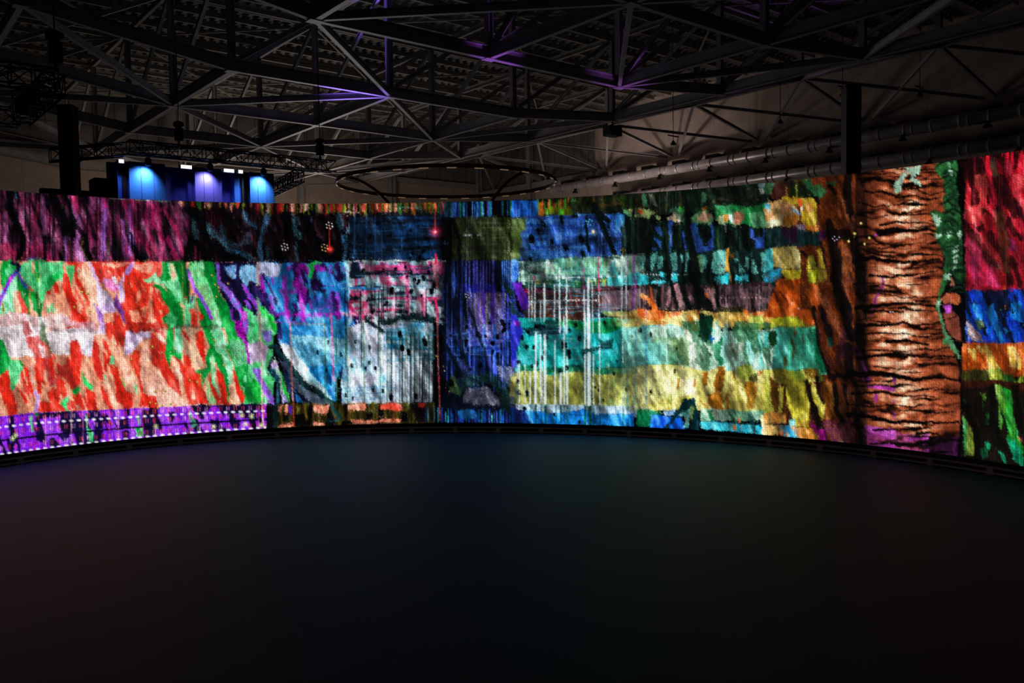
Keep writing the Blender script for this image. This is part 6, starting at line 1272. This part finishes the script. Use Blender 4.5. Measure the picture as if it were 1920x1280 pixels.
# --- whole-picture finish: threads scatter across edges, folds shade the cloth, dark warp shows through
yy, xx = np.indices((AH, AW)); 
jr = np.random.default_rng(301)
sc_ = jr.random((AH, AW)); jy = (jr.normal(0, 1, (AH, AW)) * 3.4).astype(int); jx = (jr.normal(0, 1, (AH, AW)) * .8).astype(int)
cc = ((GX > 1606) & (GX < 1806)); jy = np.where(cc, jy // 4, jy); jx = np.where(cc, jx * 2, jx)
pb = (GX < 500) & (GY > np.interp(GX[0], [q[0] for q in B2], [q[1] for q in B2])[None, :] + 3); sc_ = np.where(pb, sc_ + .36, sc_)
S1 = IM[np.clip(yy + jy, 0, AH - 1), np.clip(xx + jx, 0, AW - 1)]
IM = np.where((sc_ < .36)[..., None], S1, IM).astype(np.float32)
fold = con(fbm(13, 42, 310, .34, 4) * .6 + fbm(30, 70, 311, .3) * .4, .34, .64)
lumv = IM.mean(-1, keepdims=True)
fold = np.where(pb, .6 + .3 * fold, fold)
fold = np.where(cc, .55 + .3 * fold, fold)
lf = ((GX < 520) & (GY > 488)); IM *= np.where(lf, .66 + .46 * fold, .46 + .68 * fold)[..., None]
hi = con(fold, .72, 1.0)[..., None] * np.clip(lumv / 140, 0, 1)
IM += (255 - IM) * hi * np.where(cc, .1, .26)[..., None]
tw = .5 + .5 * np.sin((GX * .55 + GY * 1.0) * 1.57)
th_ = .5 + .5 * cols(201, 1.6, .0, 1.0)
mott = .68 + .64 * fbm(6, 8, 203, o=3)
IM *= ((.80 + .24 * tw) * (.78 + .30 * th_) * mott * (.80 + .40 * N_FINE))[..., None]
gl = IM.mean(-1, keepdims=True); IM = gl + (IM - gl) * np.where(cc, .94, 1.12)[..., None]
np.clip(IM * 1.12, 0, 255, out=IM)
# --- crisp marks over the cloth

Z(0, 350, 4.925)
beads('755,955 805,970 785,1030 683,1095 825,1130'); flower(208, 968, (200, 230, 200), .5)
Z(240, 360, 5.12)
beads('805,790 835,880 870,908 850,995 960,870')
Z(240, 600, 5.567)
beads('255,262 45,320 35,385 640,620 755,560 720,640 755,600 1000,465 280,730 235,845 290,860 350,880 385,725 440,865 310,905 755,500')
Z(240, 600, 5.567)
flower(335, 315, (240, 200, 190), .5); flower(1100, 365, (220, 240, 225), .5)
Z(480, 370, 5.567)
flower(762, 280); flower(297, 507); flower(715, 515, (235, 200, 130)); line(617, 421, 617, 465, 1.4, (190, 30, 30)); dot(770, 532, 2.6, (255, 60, 50), glow=.6)
Z(720, 370, 5.567)
dot(535, 352, 2, (255, 220, 220))
Z(720, 370, 5.567)
Z(720, 370, 5.567); flower(880, 1020, (220, 210, 220), .9); S('470,520 680,470', 1, K, a=0)
Z(960, 370, 5.567)
dot(850, 352, 2.6, (250, 220, 180), glow=.25); 
Z(960, 370, 5.567)
for x, y in [(775, 240), (800, 245), (838, 238), (790, 272), (820, 282), (812, 225)]: dot(x, y, 1.3, (90, 200, 220))
Z(960, 370, 5.567)
for x, y0, wd in [(178, 820, 8), (210, 860, 8), (240, 900, 14), (300, 1080, 10), (340, 900, 22), (445, 900, 10), (497, 740, 14), (570, 850, 12), (755, 950, 14), (797, 840, 26), (840, 880, 8), (910, 980, 8), (1150, 590, 7), (1195, 650, 7)]:
    S('%d,%d %d,%d' % (x, y0, x, 1290), wd * .8, (236, 244, 248), (160, 200, 210), n='soft', r=.3, a=.8)
Z(960, 590, 5.567)
for x, wd, a_, b_ in [(75, 9, 520, 940), (138, 9, 530, 930), (190, 12, 600, 950), (250, 16, 190, 540), (245, 26, 540, 940), (300, 12, 210, 940), (318, 6, 560, 950), (345, 26, 220, 950), (450, 10, 270, 950), (500, 18, -20, 190), (508, 22, 620, 950), (545, 10, 20, 950), (570, 16, -10, 200), (575, 18, 600, 950), (575, 12, 440, 530), (760, 16, -10, 350), (762, 16, 420, 950), (800, 34, -10, 340), (803, 36, 410, 950), (845, 8, 0, 190), (850, 10, 420, 950), (915, 12, -10, 240), (918, 8, 310, 950), (1160, 6, 60, 500)]:
    S('%d,%d %d,%d' % (x, a_, x + 2, b_), wd, (240, 248, 250), (200, 226, 236), n='soft', r=.3, a=.8)
Z(1200, 580, 5.333)
dot(180, 982, 2.2, (250, 226, 170), glow=.2)
Z(1440, 580, 4.571)
beads('380,545 330,570')
Z(1440, 320, 4.74)
for x, y in [(835, 458), (778, 548), (725, 615), (908, 585), (865, 640)]: dot(x, y, 2.2, (226, 210, 120))
Z(1440, 320, 4.74)
for x, y in [(580, 590), (600, 575), (620, 600), (600, 610), (640, 580), (1090, 1245), (1110, 1240), (215, 1170), (275, 1210)]: dot(x, y, 1.3, (200, 190, 210))

# ------------------------------------------------------------------ the curved LED wall
CC = Vector((-1.1576, 4.2199, 0)); PO = [-0.5404553, 0.6266587, 0.2147496, -0.2762609, 6.9881369]
A_MIN, A_MAX = -1.10, 1.40
def rad(a): return float(np.polyval(PO, min(max(a, -.74), 1.03)))
def wp(a, dr, z): r = rad(a) + dr; return Vector((CC.x + r * math.sin(a), CC.y + r * math.cos(a), z))
Z0, Z1 = .135, 3.135
led = thing('led_wall', 'tall curved LED video wall showing a colourful patchwork of crumpled and glitched textiles', 'led wall', (CC.x, CC.y, 0))
ang = np.concatenate([np.linspace(A_MIN, -.8, 80)[:-1], np.linspace(-.8, 1.1, 1310), np.linspace(1.1, A_MAX, 80)[1:]])
NX, NZ = len(ang), 270; hh = np.linspace(0, 1, NZ)            # hh runs from the upper edge down
r_ = np.polyval(PO, np.clip(ang, -.74, 1.03))
vx = np.tile(r_ * np.sin(ang), (NZ, 1)); vy = np.tile(r_ * np.cos(ang), (NZ, 1)); vz = np.tile((Z1 + (Z0 - Z1) * hh)[:, None], (1, NX))
# camera-projected image pixel x of each diode column, at the upper and at the lower edge
TA = [-.7888, -.6524, -.516, -.3796, -.2432, -.1068, .0296, .166, .3024, .4388, .5752, .7117, .8481, .9845, 1.1209]
TU = [-81.9, 96.3, 259.4, 411.6, 554.8, 691.5, 823.9, 954.5, 1085.9, 1220.6, 1361.6, 1512.0, 1675.2, 1855.0, 2059.2]
TL = [-56.6, 117.2, 276.7, 426.0, 567.0, 701.7, 832.3, 961.2, 1090.9, 1223.9, 1363.0, 1511.1, 1671.4, 1847.5, 2046.7]
def ext(T):
    s0 = (T[1] - T[0]) / (TA[1] - TA[0]); s1 = (T[-1] - T[-2]) / (TA[-1] - TA[-2])
    return np.interp(ang, TA, T) + np.minimum(ang - TA[0], 0) * s0 + np.maximum(ang - TA[-1], 0) * s1
au, al = ext(TU), ext(TL)
ax = au[None, :] + (al - au)[None, :] * hh[:, None]
lo_, hi_ = AX0 + 1, AX1 - 2                       # past its ends the picture repeats mirrored
ax = lo_ + (hi_ - lo_) - np.abs((ax - lo_) % (2 * (hi_ - lo_)) - (hi_ - lo_))
ay = np.clip(np.interp(ax, IMG_X, IMG_TOP) * (1 - hh[:, None]) + np.interp(ax, IMG_X, IMG_BOT) * hh[:, None], AY0, AY1 - 2)
ix = (ax - AX0).astype(int); iy = (ay - AY0).astype(int); fx = (ax - AX0 - ix)[..., None]; fy = (ay - AY0 - iy)[..., None]
c = (IM[iy, ix] * (1 - fx) + IM[iy, ix + 1] * fx) * (1 - fy) + (IM[iy + 1, ix] * (1 - fx) + IM[iy + 1, ix + 1] * fx) * fy
c = np.clip(c / 255, 0, 1); c = np.where(c <= .04045, c / 12.92, ((c + .055) / 1.055) ** 2.4)
me = bpy.data.meshes.new('display')
nv = NX * NZ
me.vertices.add(nv); me.vertices.foreach_set('co', np.stack([vx, vy, vz], -1).astype(np.float32).ravel())
idx = np.arange(nv).reshape(NZ, NX)
q = np.stack([idx[:-1, :-1], idx[:-1, 1:], idx[1:, 1:], idx[1:, :-1]], -1).reshape(-1, 4)
me.loops.add(q.size); me.loops.foreach_set('vertex_index', q.ravel().astype(np.int32))
me.polygons.add(len(q)); me.polygons.foreach_set('loop_start', (np.arange(len(q)) * 4).astype(np.int32))
me.update(calc_edges=True); me.validate()
at = me.color_attributes.new('artwork', 'FLOAT_COLOR', 'POINT')
at.data.foreach_set('color', np.concatenate([c, np.ones((NZ, NX, 1))], -1).astype(np.float32).ravel())
uvl = me.attributes.new('pixel', 'FLOAT_VECTOR', 'POINT')
arc = np.tile((ang - A_MIN) * 7.0, (NZ, 1))
uvl.data.foreach_set('vector', np.stack([arc, vz, vz * 0], -1).astype(np.float32).ravel())
m = bpy.data.materials.new('led_display'); m.use_nodes = True; nt = m.node_tree; b = nt.nodes['Principled BSDF']
b.inputs['Base Color'].default_value = (.01, .01, .011, 1); b.inputs['Roughness'].default_value = .6
an = nt.nodes.new('ShaderNodeAttribute'); an.attribute_name = 'artwork'
pn = nt.nodes.new('ShaderNodeAttribute'); pn.attribute_name = 'pixel'
sp = nt.nodes.new('ShaderNodeSeparateXYZ'); nt.links.new(pn.outputs['Vector'], sp.inputs[0])
prod = None
for axis, pitch in (('X', .0250), ('Y', .0250)):                        # dark gaps between rows and columns of diodes
    pp = nt.nodes.new('ShaderNodeMath'); pp.operation = 'PINGPONG'; pp.inputs[1].default_value = pitch / 2; nt.links.new(sp.outputs[axis], pp.inputs[0])
    mr = nt.nodes.new('ShaderNodeMapRange'); mr.inputs['From Min'].default_value = 0; mr.inputs['From Max'].default_value = pitch / 2 * .55; mr.inputs['To Min'].default_value = GAP if axis == 'X' else GAP_Y; mr.inputs['To Max'].default_value = 1.0
    nt.links.new(pp.outputs[0], mr.inputs['Value'])
    if prod is None: prod = mr.outputs[0]
    else:
        mm = nt.nodes.new('ShaderNodeMath'); mm.operation = 'MULTIPLY'; nt.links.new(prod, mm.inputs[0]); nt.links.new(mr.outputs[0], mm.inputs[1]); prod = mm.outputs[0]
st = nt.nodes.new('ShaderNodeMath'); st.operation = 'MULTIPLY'; st.inputs[1].default_value = GAIN; nt.links.new(prod, st.inputs[0])
nt.links.new(an.outputs['Color'], b.inputs['Emission Color']); nt.links.new(st.outputs[0], b.inputs['Emission Strength'])
me.materials.append(m)
disp = bpy.data.objects.new('display', me); COL.objects.link(disp); disp.parent = led
def band(name, r0, r1, z0, z1, mt, n=120):
    """A curved band following the wall between two offsets and two heights."""
    s = MB(); aa = np.linspace(A_MIN, A_MAX, n)
    for a in aa:
        for dr, z in ((r0, z0), (r1, z0), (r1, z1), (r0, z1)): s.v.append(wp(a, dr, z))
    for k in range(n - 1):
        for e in range(4): s.f.append((4 * k + e, 4 * k + (e + 1) % 4, 4 * k + 4 + (e + 1) % 4, 4 * k + 4 + e))
    s.f += [(3, 2, 1, 0), tuple(4 * (n - 1) + e for e in range(4))]
    return s.build(name, mt, led)
band('cabinet_shell', .004, .11, Z0 - .005, Z1 - .004, M['black'])
band('kick_panel', .03, .20, 0, Z0 - .006, M['black'])
band('upper_rail', -.012, .03, .066, .082, M['rail']); band('lower_rail', -.018, .03, .012, .028, M['rail'])
for a in np.arange(A_MIN + .04, A_MAX, .0855):
    t_ = Vector((math.cos(a), -math.sin(a), 0)); n_ = Vector((math.sin(a), math.cos(a), 0))
    MB().quadbox(wp(a, -.014, .0) - t_ * .03, t_ * .06, n_ * .044, Vector((0, 0, .068))).build('bracket', M['rail'], led)
for a in np.arange(A_MIN + .1, A_MAX, .2):
    s = MB(); s.bar(wp(a, .2, .03), wp(a, .2, 3.0), .06, .06); s.bar(wp(a, .2, .03), wp(a, 1.1, .03), .06, .06); s.bar(wp(a, 1.08, .05), wp(a, .22, 1.7), .04, .04)
    s.build('rear_brace', M['blackm'], led)
for o in bpy.data.objects:
    if '_base' in o: del o['_base']
